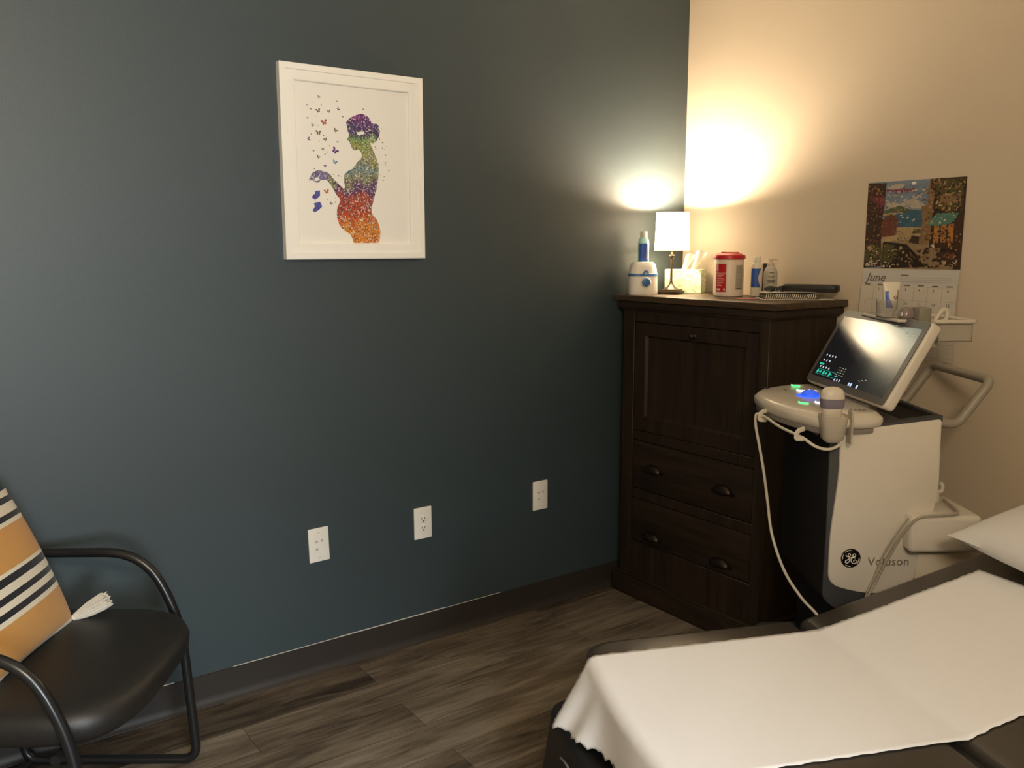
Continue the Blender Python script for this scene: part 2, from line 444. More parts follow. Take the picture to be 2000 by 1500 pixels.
# ------------------------------------------------------------------ framed print
pic = thing('framed_picture', 'white-framed print of a colourful silhouette and butterflies hanging on the slate-blue wall', 'picture', (-1.5145, 0, 1.6675))
FW, FH, FD, FB = 0.488, 0.584, 0.027, 0.049
b = BM()
def mitre(bm, w, h, bw, prof):
    """moulding: profile (inset, depth) swept round a rectangle in xz, front towards -y"""
    rings = []
    for ins, d in prof:
        x, z = w / 2 - ins, h / 2 - ins
        rings.append([bm.verts.new((sx * x, -d, sz * z)) for sx, sz in ((-1, -1), (1, -1), (1, 1), (-1, 1))])
    for a, c in zip(rings, rings[1:]):
        for k in range(4): bm.faces.new((a[k], a[(k + 1) % 4], c[(k + 1) % 4], c[k]))
mitre(b, FW, FH, FB, [(0, 0.001), (0, 0.025), (0.003, 0.027), (0.018, 0.027), (0.020, 0.0225), (0.044, 0.0215), (0.047, 0.0205), (0.049, 0.017), (0.049, 0.009), (0.06, 0.009)])
finish('frame', b, M_FRAME, pic, smooth=20)
SIL= [(-0.0341, 0.1332), (-0.0292, 0.1403), (-0.0177, 0.1495), (-0.0024, 0.1575), (0.0148, 0.1636), (0.0281, 0.1634), (0.0414, 0.1577), (0.0488, 0.1499), (0.0543, 0.1385), (0.0619, 0.1366), (0.0717, 0.1374), (0.0793, 0.132), (0.0791, 0.1252), (0.0837, 0.1153), (0.0814, 0.1015), (0.0742, 0.0873), (0.0641, 0.0781), (0.0573, 0.0751), (0.0486, 0.0771), (0.0503, 0.0687), (0.0577, 0.0555), (0.0631, 0.0421), (0.0704, 0.0254), (0.0759, 0.0119), (0.0757, -0.0021), (0.0751, -0.0215), (0.0711, -0.047), (0.066, -0.0706), (0.0613, -0.0825), (0.054, -0.1062), (0.0467, -0.1298), (0.0463, -0.1435), (0.057, -0.1551), (0.0676, -0.1726), (0.0748, -0.1923), (0.0777, -0.2081), (0.0739, -0.2261), (0.0712, -0.241), (-0.0189, -0.2412), (-0.0228, -0.2285), (-0.0299, -0.2149), (-0.0445, -0.2053), (-0.0611, -0.1939), (-0.0701, -0.1787), (-0.0747, -0.1615), (-0.0752, -0.1443), (-0.0714, -0.127), (-0.0625, -0.1115), (-0.0642, -0.102), (-0.0743, -0.0909), (-0.0822, -0.0779), (-0.09, -0.065), (-0.0999, -0.0522), (-0.1059, -0.0458), (-0.1161, -0.0463), (-0.1254, -0.0476), (-0.1328, -0.0554), (-0.141, -0.0567), (-0.1489, -0.0527), (-0.1504, -0.0496), (-0.1548, -0.0498), (-0.1649, -0.0506), (-0.1606, -0.0417), (-0.154, -0.0284), (-0.1416, -0.0213), (-0.1313, -0.0171), (-0.1172, -0.0192), (-0.103, -0.0232), (-0.0929, -0.0293), (-0.085, -0.0402), (-0.0729, -0.051), (-0.0608, -0.0619), (-0.0485, -0.0729), (-0.044, -0.0632), (-0.0467, -0.0499), (-0.0473, -0.0367), (-0.0437, -0.0251), (-0.0318, -0.015), (-0.0167, -0.0086), (-0.0113, -0.0011), (0.0006, 0.013), (0.0143, 0.0257), (0.0175, 0.036), (0.015, 0.0461), (0.0075, 0.0524), (-0.0039, 0.05), (-0.0134, 0.0502), (-0.0151, 0.056), (-0.0196, 0.0608), (-0.0195, 0.0658), (-0.0231, 0.069), (-0.022, 0.0741), (-0.0257, 0.0763), (-0.0312, 0.0793), (-0.0311, 0.0835), (-0.0262, 0.0905), (-0.0259, 0.0989), (-0.0294, 0.107), (-0.03, 0.1169), (-0.0324, 0.1267)]
BAND= [(0.0017, 0.1067), (0.0274, 0.1095), (0.0282, 0.1019), (0.0033, 0.0976)]
HOLE= [(-0.1461, -0.0429), (-0.1383, -0.0403), (-0.1303, -0.0422), (-0.1325, -0.0479), (-0.1387, -0.0515), (-0.1448, -0.0503)]
SH1= [(-0.146, -0.0821), (-0.1296, -0.0796), (-0.1292, -0.0946), (-0.1366, -0.1024), (-0.147, -0.1083), (-0.1579, -0.1012), (-0.1525, -0.0935), (-0.1453, -0.0895)]
SH2= [(-0.1515, -0.1197), (-0.1309, -0.1135), (-0.1233, -0.1283), (-0.136, -0.14), (-0.1485, -0.1468), (-0.1565, -0.1423), (-0.1478, -0.129)]
BUT= [(-0.1228, 0.2017, 0.0073, 0, 0.4), (-0.0633, 0.1951, 0.0055, 0, 0.1), (-0.1261, 0.1609, 0.0119, 0, -0.3), (-0.091, 0.1615, 0.0083, 0, -0.3), (-0.0596, 0.1716, 0.0083, 1, 0.9), (-0.1617, 0.1369, 0.0051, 0, -0.1), (-0.1076, 0.1274, 0.0156, 2, -0.3), (-0.1466, 0.1162, 0.0083, 0, 0.5), (-0.1278, 0.0948, 0.0138, 0, 0), (-0.0711, 0.1056, 0.011, 0, 0.6), (-0.1607, 0.0738, 0.0092, 1, 1.2), (-0.105, 0.0759, 0.0101, 0, -0.4), (-0.0649, 0.0712, 0.0051, 0, -0.1), (-0.146, 0.0396, 0.0051, 0, -0.3), (-0.1143, 0.0465, 0.0073, 0, -0.5), (-0.0751, 0.0439, 0.0174, 3, 0.7), (-0.1314, 0.0216, 0.0092, 0, 0.5), (-0.0764, 0.0089, 0.0119, 4, 0.4), (-0.1098, -0.0045, 0.0073, 1, 0.1), (-0.1072, -0.0826, 0.0134, 5, -0.2), (-0.094, -0.1181, 0.0083, 0, 0.6)]
DOT= [(-0.1457, 0.1843), (-0.1156, 0.1789), (-0.15, 0.1645), (-0.1348, 0.144), (-0.1619, 0.1747), (-0.0447, 0.1498), (-0.1287, 0.116), (-0.152, 0.0898), (-0.1118, 0.0886), (-0.1251, 0.0713), (-0.092, 0.0586), (-0.1085, 0.032), (-0.0914, 0.0255), (-0.0991, 0.0392), (0.0267, 0.1783), (0.0908, 0.1235), (0.0821, 0.0904), (0.0926, 0.08), (0.1051, 0.0696), (0.0647, 0.0645), (0.0911, 0.0627), (0.0979, 0.0588), (0.0675, 0.0578), (0.1024, 0.041), (0.0858, 0.0107), (0.0996, 0.0106), (0.1017, 0.0168), (0.0778, 0.1489), (0.1016, 0.01), (0.1123, -0.0081), (0.0818, -0.0232), (0.095, -0.0274), (0.0913, -0.0393), (0.0751, -0.0634), (-0.0825, -0.0279), (-0.0649, -0.0318), (-0.0788, -0.1005), (-0.106, -0.1052), (-0.0783, -0.1138), (-0.0566, -0.0333), (-0.1454, -0.0141)]

pm = [M_MATB,
      speckle_mat('print_figure', [(0.0, (0.62, 0.20, 0.03)), (0.10, (0.66, 0.24, 0.04)), (0.22, (0.48, 0.08, 0.03)), (0.34, (0.34, 0.07, 0.06)), (0.41, (0.12, 0.05, 0.16)), (0.50, (0.26, 0.25, 0.12)), (0.60, (0.18, 0.26, 0.28)), (0.70, (0.34, 0.30, 0.10)), (0.79, (0.22, 0.36, 0.12)), (0.85, (0.10, 0.10, 0.13)), (0.92, (0.10, 0.06, 0.18)), (1.0, (0.26, 0.05, 0.22))], 'Z', -0.241, 0.164, 300, lt=0.82, dk=0.22),
      speckle_mat('print_hand', [(0.0, (0.10, 0.07, 0.22)), (0.5, (0.22, 0.16, 0.36)), (1.0, (0.25, 0.30, 0.30))], 'X', -0.165, -0.06, 320),
      mat('print_grey', (0.16, 0.13, 0.11), 0.85), mat('print_violet', (0.13, 0.05, 0.20), 0.85), mat('print_red', (0.40, 0.07, 0.05), 0.85),
      mat('print_blue', (0.10, 0.22, 0.36), 0.85), mat('print_orange', (0.50, 0.14, 0.05), 0.85), mat('print_shoe', (0.08, 0.09, 0.33), 0.85, 0.5, 120)]
b = BM()
Y0 = -0.0095
flat(b, [(-0.20, Y0, -0.25), (0.20, Y0, -0.25), (0.20, Y0, 0.25), (-0.20, Y0, 0.25)], 0)
OX = 0.0085
def ink(pts, mi, lay): flat(b, [(x + OX, Y0 - 0.0002 * lay, z) for x, z in pts], mi)
ink(SIL, 1, 1)
ink([(-0.1654, -0.0500), (-0.1606, -0.0417), (-0.154, -0.0284), (-0.1416, -0.0213), (-0.1313, -0.0171), (-0.1172, -0.0192), (-0.103, -0.0232), (-0.096, -0.0275), (-0.102, -0.0475), (-0.1161, -0.0463), (-0.1254, -0.0476), (-0.1328, -0.0554), (-0.141, -0.0567), (-0.1489, -0.0527), (-0.1504, -0.0496)], 2, 2)
ink(BAND, 0, 2); ink(HOLE, 0, 3); ink(SH1, 8, 1); ink(SH2, 8, 1)
for (cx, cz) in ((-0.1475, -0.0975), (-0.1470, -0.134)): ink([(cx + 0.0045 * math.cos(k), cz + 0.003 * math.sin(k)) for k in [i * math.pi / 5 for i in range(10)]], 4, 2)
ink([(-0.1450, -0.055), (-0.1444, -0.055), (-0.1449, -0.082), (-0.1455, -0.082)], 3, 1); ink([(-0.1456, -0.100), (-0.1450, -0.100), (-0.1457, -0.118), (-0.1463, -0.118)], 3, 1)
BCOL = {0: 3, 1: 4, 2: 5, 3: 4, 4: 6, 5: 7}
for cx, cz, s, c, a in BUT:                      # butterflies: two upper and two lower wings each
    ca, sa = math.cos(-a), math.sin(-a)
    for sg in (-1, 1):
        for w_ in ([(0, 0), (0.25, 0.55), (0.75, 0.72), (0.85, 0.35), (0.45, 0.02)], [(0, 0), (0.45, -0.02), (0.58, -0.32), (0.28, -0.55), (0.06, -0.3)]):
            pts = [((sg * x * s * 0.78), z * s * 0.8) for x, z in w_]
            ink([(cx + x * ca - z * sa, cz + x * sa + z * ca) for x, z in (pts if sg > 0 else pts[::-1])], BCOL[c], 1)
for i, (cx, cz) in enumerate(DOT):
    r = 0.0011 + 0.0006 * (i % 3)
    ink([(cx + r * math.cos(k), cz + r * math.sin(k)) for k in [j * math.pi / 3 for j in range(6)]], 3 + (i % 3) % 2, 1)
finish('print', b, pm, pic, smooth=0)

# ------------------------------------------------------------------ wall plates
M_JACK = mat('jack_metal', (0.50, 0.46, 0.40), 0.4)
def plate(name, label, x, z, kind):
    t = thing(name, label, 'wall plate', (x, 0, z), group='white plates on the slate-blue wall')
    W_, H_ = (0.0705, 0.115)
    b = BM(); prism(b, rrect(W_, H_, 0.003), 0.0055, frame_M((0, 0, 0), (1, 0, 0), (0, 0, 1)), bev=0.0018, seg=2)
    finish('face_plate', b, M_WALLPL, t, smooth=30)
    f = -0.0055
    if kind == 'outlet':
        for s in (1, -1):
            b = BM(); cz = s * 0.0165 - 0.002
            lathe(b, [(0.0135, 0), (0.0135, 0.0012), (0.0128, 0.0016)], 28, (0, f + 0.0002, cz), 1.0, 1.0, M=Matrix.Rotation(R(90), 4, 'X'))
            for dx, hh in ((-0.006, 0.0085), (0.006, 0.007)): box(b, (dx, f - 0.0015, cz + 0.0035), (0.0022, 0.0006, hh), mi=1)
            lathe(b, [(0.0026, 0), (0.0026, 0.0004)], 12, (0, f - 0.0014, cz - 0.0065), M=Matrix.Rotation(R(90), 4, 'X'), mi=1)
            finish('receptacle', b, [M_WALLPL, M_SLOT], t)
        scr = (0.0,)
    else:
        for dx, dz in ((-0.008, 0.012), (0.011, 0.013), (-0.008, -0.014)):
            b = BM(); RX = Matrix.Rotation(R(90), 4, 'X')
            lathe(b, [(0.0048, 0), (0.0048, 0.001), (0.0042, 0.0022), (0.0030, 0.0022), (0.0028, 0.0045), (0.0012, 0.0048)], 18, (dx, f + 0.0002, dz), M=RX)
            finish('jack', b, M_JACK, t)
        scr = (0.042, -0.042)
    for dz in scr:
        b = BM(); RX = Matrix.Rotation(R(90), 4, 'X')
        lathe(b, [(0.0030, 0), (0.0030, 0.0007), (0.0022, 0.0012)], 14, (0, f + 0.0002, dz), M=RX)
        box(b, (0, f - 0.0010, dz), (0.0044, 0.0005, 0.0007), mi=1)
        finish('screw', b, [M_WALLPL, M_SLOT], t)
    return t
pl1 = plate('jack_plate', 'white three-jack wall plate nearest the black armchair, largest and leftmost of the three plates', -1.680, 0.4435, 'jack')
pl2 = plate('outlet_plate', 'white power outlet plate with two receptacles, between the two jack plates', -1.2865, 0.4435, 'outlet')
pl3 = plate('jack_plate', 'white three-jack wall plate nearest the dark wooden cabinet, rightmost of the three plates', -0.7610, 0.456, 'jack')
pl1.rotation_euler = (0, R(-1.2), 0)

# ------------------------------------------------------------------ dark cabinet
cb = thing('cabinet', 'tall dark-brown wooden cabinet with a drop-front door over two drawers in the corner', 'cabinet', (-0.20, -0.41, 0))
def cpart(name, bm, m, par=None, label=None, smooth=38):
    root = par if par is not None else cb
    return finish(name, bm, m, root, smooth=smooth, label=label)
CX, CY = -0.20, -0.41
def cbx(bm, x0, x1, y0, y1, z0, z1, r=0.002, seg=1, mi=0):
    return box(bm, ((x0 + x1) / 2 - CX, (y0 + y1) / 2 - CY, (z0 + z1) / 2), (abs(x1 - x0), abs(y1 - y0), abs(z1 - z0)), r, seg, mi=mi)
XF = -0.385                                       # front of the carcass
b = BM()
cbx(b, XF + 0.018, -0.012, -0.0585, -0.075, 0.06, 1.17); cbx(b, XF + 0.018, -0.012, -0.745, -0.7640, 0.06, 1.17)   # side panels
cbx(b, -0.030, -0.014, -0.07, -0.75, 0.06, 1.17); cbx(b, XF + 0.02, -0.02, -0.07, -0.75, 0.66, 0.685); cbx(b, XF + 0.02, -0.02, -0.07, -0.75, 0.1, 0.12)
cpart('body', b, M_WOODV)
b = BM()                                          # face frame
cbx(b, XF, XF + 0.020, -0.0560, -0.118, 0.08, 1.172); cbx(b, XF, XF + 0.020, -0.721, -0.7650, 0.08, 1.172)
cbx(b, XF + 0.001, XF + 0.020, -0.116, -0.723, 1.124, 1.172); cbx(b, XF + 0.001, XF + 0.020, -0.116, -0.723, 0.654, 0.692)
cbx(b, XF + 0.001, XF + 0.020, -0.116, -0.723, 0.416, 0.454); cbx(b, XF + 0.001, XF + 0.020, -0.116, -0.723, 0.08, 0.234)
cpart('face_frame', b, M_WOODV)
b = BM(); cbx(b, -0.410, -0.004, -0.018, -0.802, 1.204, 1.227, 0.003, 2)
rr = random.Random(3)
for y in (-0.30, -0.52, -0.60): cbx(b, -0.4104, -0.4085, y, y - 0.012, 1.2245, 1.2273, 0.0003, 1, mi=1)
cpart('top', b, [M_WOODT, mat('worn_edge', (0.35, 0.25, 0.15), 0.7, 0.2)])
b = BM(); cbx(b, -0.398, -0.006, -0.032, -0.788, 1.176, 1.204, 0.004, 2); cbx(b, -0.391, -0.006, -0.046, -0.774, 1.168, 1.178, 0.003, 2); cpart('cornice', b, M_WOODH)
b = BM(); cbx(b, -0.402, -0.006, -0.030, -0.790, 0.0, 0.080, 0.004, 2); cbx(b, -0.396, -0.006, -0.038, -0.782, 0.078, 0.090, 0.005, 2); cpart('plinth', b, M_WOODH)
# drop-front door: frame with a bevelled, sunken panel
b = BM()
dy0, dy1, dz0, dz1 = -0.1215, -0.7185, 0.695, 1.1215
xo = XF + 0.004
rings = []
for ins, x in ((0, xo + 0.018), (0, xo), (0.055, xo), (0.063, xo + 0.010), (0.098, xo + 0.014)):
    rings.append([b.verts.new((x - CX, y - CY, z)) for y, z in ((dy0 - ins, dz0 + ins), (dy1 + ins, dz0 + ins), (dy1 + ins, dz1 - ins * 0.9), (dy0 - ins, dz1 - ins * 0.9))])
for a, c in zip(rings, rings[1:]):
    for k in range(4): b.faces.new((a[k], a[(k + 1) % 4], c[(k + 1) % 4], c[k]))
b.faces.new(rings[-1]); b.faces.new(list(reversed(rings[0])))
door = cpart('door', b, M_WOODV, smooth=12)
b = BM(); RY = Matrix.Rotation(R(-90), 4, 'Y')
lathe(b, [(0.013, 0), (0.013, 0.002), (0.010, 0.004), (0.005, 0.008), (0.009, 0.013), (0.011, 0.018), (0.008, 0.023), (0.003, 0.025)], 20, (xo - CX, -0.428 - CY, 1.090), M=RY)
cpart('knob', b, M_BRONZE, door)
def pull(par, y, z, x):
    """half-cup bin pull"""
    bm = BM(); n, m = 18, 7; rows = []
    for j in range(m + 1):
        ph = R(90) * j / m
        rows.append([])
        for i in range(n + 1):
            th = R(180) * i / n
            yy = 0.043 * math.cos(th); zz = 0.030 * math.sin(th) ** 0.8 * math.cos(ph * 0.98) if 0 < i < n else 0
            xx = -0.024 * math.sin(ph) * math.sin(th) ** 0.7 if 0 < i < n else 0
            rows[-1].append(bm.verts.new((x + xx - CX, y + yy - CY, z + zz - 0.010)))
    for a, c in zip(rows, rows[1:]):
        for i in range(n):
            try: bm.faces.new((a[i], a[i + 1], c[i + 1], c[i]))
            except ValueError: pass
    bmesh.ops.remove_doubles(bm, verts=bm.verts[:], dist=0.0003)
    for yy in (-0.046, 0.046): box(bm, (x - 0.001 - CX, y + yy - CY, z - 0.008), (0.003, 0.016, 0.016), 0.001)
    o = finish('handle', bm, M_BRONZE, par, smooth=50)
    md = o.modifiers.new('s', 'SOLIDIFY'); md.thickness = 0.0022
    return o
for z0, z1, pz in ((0.4575, 0.6515, 0.548), (0.2375, 0.4135, 0.274)):
    b = BM(); cbx(b, XF + 0.003, XF + 0.30, -0.1205, -0.7185, z0, z1, 0.0025, 2)
    dr = cpart('drawer', b, M_WOODH)
    for y in (-0.237, -0.589): pull(dr, y, pz, XF + 0.003)
# ------------------------------------------------------------------ things standing on the cabinet
ZT = 1.2275
# table lamp
lp = thing('table_lamp', 'small lit table lamp with a white drum shade and dark square-footed stem on the cabinet', 'lamp', (*LAMP_XY, ZT), R(18))
M_LB = mat('lamp_bronze', (0.070, 0.050, 0.034), 0.35, 0.2, 60, metal=0.75)
b = BM(); box(b, (0, 0, 0.006), (0.080, 0.080, 0.012), 0.002, 2); box(b, (0, 0, 0.0145), (0.070, 0.070, 0.006), 0.002, 2)
lathe(b, [(0.032, 0.017), (0.027, 0.021), (0.018, 0.027), (0.010, 0.036), (0.006, 0.044)], 28); finish('base', b, M_LB, lp)
b = BM(); lathe(b, [(0.0065, 0.040), (0.0062, 0.046), (0.0048, 0.049), (0.0044, 0.075), (0.0052, 0.130), (0.0065, 0.140), (0.0110, 0.146), (0.0125, 0.149), (0.0125, 0.152), (0.0055, 0.154), (0.0045, 0.166), (0.010, 0.168), (0.013, 0.178), (0.013, 0.205)], 24)
finish('stem', b, M_LB, lp)
m, nt, pb = newmat('lit_linen_shade')
pb.inputs['Base Color'].default_value = (0.85, 0.80, 0.70, 1); pb.inputs['Roughness'].default_value = 0.9
tc = nt.nodes.new('ShaderNodeTexCoord'); wv = nt.nodes.new('ShaderNodeTexNoise'); wv.inputs['Scale'].default_value = 400
nt.links.new(tc.outputs['Object'], wv.inputs['Vector'])
mr = nt.nodes.new('ShaderNodeMapRange'); mr.inputs['To Min'].default_value = 0.93; mr.inputs['To Max'].default_value = 1.07
nt.links.new(wv.outputs['Fac'], mr.inputs['Value'])
ml = nt.nodes.new('ShaderNodeMath'); ml.operation = 'MULTIPLY'; ml.inputs[1].default_value = SHADE_EMIT
nt.links.new(mr.outputs['Result'], ml.inputs[0]); nt.links.new(ml.outputs[0], pb.inputs['Emission Strength'])
pb.inputs['Emission Color'].default_value = (1.0, 0.78, 0.50, 1)
M_SHADE = m
b = BM(); zb, zt_ = 0.172, 0.320
prof = [(0.0690, zb), (0.0645, zt_), (0.0625, zt_), (0.0670, zb), (0.0690, zb)]
lathe(b, prof, 48, cap=False); sh = finish('lamp_shade', b, M_SHADE, lp)
b = BM()
for k in range(3):
    a = k * 2.094 + 0.4; tube(b, [(0.012 * math.cos(a), 0.012 * math.sin(a), 0.205), (0.067 * math.cos(a), 0.067 * math.sin(a), zb + 0.004)], 0.0012, 6)
finish('shade_carrier', b, M_LB, lp)
b = BM(); lathe(b, [(0.010, 0.205), (0.011, 0.214), (0.020, 0.236), (0.0225, 0.250), (0.020, 0.263), (0.012, 0.271), (0.002, 0.274)], 24)
m, nt, pb = newmat('lit_bulb'); pb.inputs['Emission Color'].default_value = (1, 0.75, 0.45, 1); pb.inputs['Emission Strength'].default_value = 10
bulb = finish('bulb', b, m, lp)
pd = bpy.data.lights.new('lamp_glow', 'POINT'); pd.energy = BULB_W; pd.color = BULB_COL; pd.shadow_soft_size = 0.020
po = bpy.data.objects.new('lamp_glow', pd); COL.objects.link(po); po.parent = lp; po.location = (0, 0, 0.292)

# bottle warmer with a gel bottle in it
wm = thing('gel_warmer', 'rounded white gel bottle warmer with a blue band and dial beside the lamp', 'bottle warmer', (-0.3085, -0.0785, ZT), R(-29))
M_BLUEP = mat('blue_plastic', (0.045, 0.16, 0.42), 0.35)
def sq_loft(bm, prof, n=40, e=3.2, mi=0, capbot=True, captop=True):
    """rounded-square rings: (half x, half y, z)"""
    t = bmesh.new(); rg = []
    for hx, hy, z in prof:
        rr = []
        for k in range(n):
            a = 2 * math.pi * k / n; c, s = math.cos(a), math.sin(a)
            rr.append(t.verts.new((hx * math.copysign(abs(c) ** (2 / e), c), hy * math.copysign(abs(s) ** (2 / e), s), z)))
        rg.append(rr)
    for a, c in zip(rg, rg[1:]):
        for k in range(n): t.faces.new((a[k], a[(k + 1) % n], c[(k + 1) % n], c[k]))
    if capbot: t.faces.new(list(reversed(rg[0])))
    if captop: t.faces.new(rg[-1])
    merge(bm, t, None, mi)
b = BM()
sq_loft(b, [(0.057, 0.042, 0), (0.0585, 0.043, 0.006), (0.0575, 0.042, 0.02), (0.0570, 0.0415, 0.06), (0.0555, 0.040, 0.080), (0.0515, 0.038, 0.104), (0.046, 0.035, 0.119), (0.0395, 0.031, 0.1255), (0.030, 0.026, 0.1265), (0.0275, 0.024, 0.1225), (0.027, 0.0235, 0.095)], captop=False)
sq_loft(b, [(0.0271, 0.0236, 0.093), (0.0271, 0.0236, 0.095)])
finish('housing', b, M_WHITEP, wm)
b = BM(); sq_loft(b, [(0.0572, 0.0417, 0.071), (0.0576, 0.0421, 0.0715), (0.0572, 0.0416, 0.0805), (0.0566, 0.0411, 0.081)], capbot=False, captop=False)
lathe(b, [(0.0115, 0), (0.0115, 0.0040), (0.010, 0.0045)], 24, (0.002, -0.0385, 0.083), M=Matrix.Rotation(R(90), 4, 'X'))
finish('band', b, M_BLUEP, wm, label='blue band with a round emblem')
b = BM(); lathe(b, [(0.0062, 0), (0.0062, 0.0005)], 20, (0.002, -0.0432, 0.083), M=Matrix.Rotation(R(90), 4, 'X')); 
finish('emblem', b, mat('pale_blue', (0.25, 0.45, 0.6), 0.4), wm)
b = BM(); lathe(b, [(0.0215, 0), (0.0215, 0.003), (0.0200, 0.005)], 32, (0.002, -0.0405, 0.047), M=Matrix.Rotation(R(90), 4, 'X'))
dial = finish('dial_ring', b, M_WHITEP, wm)
b = BM(); lathe(b, [(0.0165, 0), (0.0165, 0.003), (0.0150, 0.009), (0.0125, 0.0098), (0.002, 0.0098)], 32, (0.002, -0.0450, 0.047), M=Matrix.Rotation(R(90), 4, 'X'))
box(b, (0.002, -0.0553, 0.047), (0.003, 0.002, 0.024), 0.0008)
finish('dial', b, M_BLUEP, dial, label='blue round dial')

M_CLEAR = mat('translucent_white_plastic', (0.80, 0.80, 0.74), 0.32, 0.03, 20, spec=0.5)
def gel_tube(t, r, h, body):
    b = BM(); sq_loft(b, [(0.011, 0.011, 0.012), (0.017, 0.014, 0.018), (0.0195, 0.0150, 0.030), (0.0225, 0.0130, h * 0.6), (0.0245, 0.0085, h * 0.85), (0.0252, 0.0045, h * 0.96), (0.0248, 0.0030, h)], e=2.6, n=44)
    finish('bottle_body', b, mat('gel_tube_plastic', body, 0.35, 0.03, 15), t)
    b = BM(); lathe(b, [(0.0105, 0.0), (0.0115, 0.002), (0.0115, 0.0135), (0.009, 0.0145)], 24); finish('cap', b, mat('gel_tube_cap', body, 0.45), t)
    def yf(x, z):                                   # just in front of the tapering front face
        k = min(1, max(0, (z - 0.03) / (h - 0.03))); hx = 0.0195 + 0.0055 * k; hy = 0.0150 - 0.0115 * k ** 1.5
        return -hy * max(0, 1 - abs(x / hx) ** 2.6) ** (1 / 2.6) - 0.0016
    b = BM(); n = 12
    rows = []
    for j in range(13):
        v = j / 12; z = 0.024 + (h * 0.74 - 0.024) * v; x0 = -0.0165 - 0.003 * v; x1 = -0.003 - 0.007 * math.sin(math.pi * (v - 0.35)) - 0.001
        rows.append([b.verts.new((x0 + (x1 - x0) * i / n, yf(x0 + (x1 - x0) * i / n, z), z)) for i in range(n + 1)])
    for a, c in zip(rows, rows[1:]):
        for i in range(n): b.faces.new((a[i], a[i + 1], c[i + 1], c[i]))
    finish('label', b, mat('tube_label_blue', (0.020, 0.085, 0.42), 0.4), t, label='blue wavy label')
    b = BM(); box(b, (0.0150, yf(0.015, 0.055) - 0.0004, h * 0.50), (0.0022, 0.0012, h * 0.56), 0.0003)
    lathe(b, [(0.0052, 0), (0.0052, 0.0006), (0.0030, 0.0006), (0.0030, 0)], 20, (0.0085, yf(0.0085, h * 0.56) - 0.0002, h * 0.56), M=Matrix.Rotation(R(90), 4, 'X'), cap=False)
    finish('print', b, mat('tube_print_brown', (0.16, 0.08, 0.09), 0.6), t)
    return t

def gel_bottle(name, label, loc, rotz, h=0.20, body=(0.80, 0.80, 0.74), cap=(0.78, 0.75, 0.66), gel=None, tw=1.0, inv=False, lab0=0.22, lab1=0.80, group=None, tubed=False):
    t = thing(name, label, 'gel bottle', loc, rotz, group)
    b = BM(); r = 0.026 * tw
    if tubed:                                      # an upturned soft tube: narrow shoulder below, wide flat crimp on top
        return gel_tube(t, r, h, body)
    sq_loft(b, [(r * 0.95, r * 0.72, 0), (r, r * 0.78, h * 0.03), (r, r * 0.78, h * 0.70), (r * 0.93, r * 0.74, h * 0.78), (r * 0.72, r * 0.62, h * 0.835), (r * 0.56, r * 0.56, h * 0.85)], e=2.5)
    finish('bottle_body', b, mat('gel_bottle_plastic', body, 0.3, 0.03, 15), t)
    b = BM(); lathe(b, [(r * 0.62, h * 0.848), (r * 0.66, h * 0.86), (r * 0.66, h * 0.985), (r * 0.58, h)], 24)
    finish('cap', b, mat('gel_cap', cap, 0.45), t)
    # label: a blue field with a curved right edge wrapped on the front, just off the plastic
    b = BM(); n = 14; m_ = 14
    def pt(s, z, off=0.0004):
        a = -math.pi / 2 + s; c, sn = math.cos(a), math.sin(a); e = 2.5
        return ((r + off) * math.copysign(abs(c) ** (2 / e), c), (r * 0.78 + off) * math.copysign(abs(sn) ** (2 / e), sn), z)
    rows = []
    for j in range(m_ + 1):
        v = j / m_; z = h * (lab0 + (min(lab1, 0.70) - lab0) * v) if lab1 <= 0.7 else h * (lab0 + (0.69 - lab0) * v)
        right = 0.05 + 0.62 * math.sin(math.pi * (0.15 + 0.55 * (1 - v))) if not inv else 0.55 - 0.45 * math.sin(math.pi * v)
        rows.append([b.verts.new(pt(-1.15 + (right + 1.15) * i / n, z)) for i in range(n + 1)])
    for a, c in zip(rows, rows[1:]):
        for i in range(n): b.faces.new((a[i], a[i + 1], c[i + 1], c[i]))
    finish('label', b, mat('label_blue', (0.020, 0.085, 0.42), 0.4), t, label='blue curved label')
    if gel:
        b = BM(); box(b, (r * 0.42, -r * 0.795, h * 0.45), (r * 0.28, 0.0012, h * 0.34), 0.0003)
        finish('print', b, mat('label_red_print', gel, 0.6), t)
    return t
gel_bottle('gel_bottle', 'blue-labelled gel bottle with a cream cap standing in the white warmer', (-0.3045, -0.0765, ZT + 0.0955), R(-25), 0.150, body=(0.42, 0.72, 0.72), gel=(0.75, 0.45, 0.35), tw=0.83)
gel_bottle('gel_bottle', 'blue-labelled gel bottle with a white cap between the wipes tub and the pump bottle', (-0.075, -0.452, ZT), R(-42), 0.150, body=(0.72, 0.66, 0.54), cap=(0.78, 0.74, 0.62), tw=0.85, inv=True)

# tissue box
tb = thing('tissue_box', 'pale green patterned tissue box with white tissues pulled out behind the lamp', 'tissue box', (-0.100, -0.112, ZT), R(-59.5))
m_t = speckle_mat('tissue_box_card', [(0, (0.60, 0.66, 0.40)), (0.5, (0.78, 0.80, 0.60)), (1, (0.62, 0.70, 0.46))], 'Z', 0, 0.1, 150, light=(0.85, 0.85, 0.72), dark=(0.18, 0.36, 0.16), lt=0.55, dk=0.28)
b = BM(); box(b, (0, 0, 0.0475), (0.150, 0.088, 0.095), 0.0015, 1); finish('carton', b, m_t, tb)
def sheet(bm, f, nu, nv, mi=0):
    g = [[bm.verts.new(f(i / nu, j / nv)) for j in range(nv + 1)] for i in range(nu + 1)]
    for i in range(nu):
        for j in range(nv):
            q = bm.faces.new((g[i][j], g[i + 1][j], g[i + 1][j + 1], g[i][j + 1])); q.material_index = mi
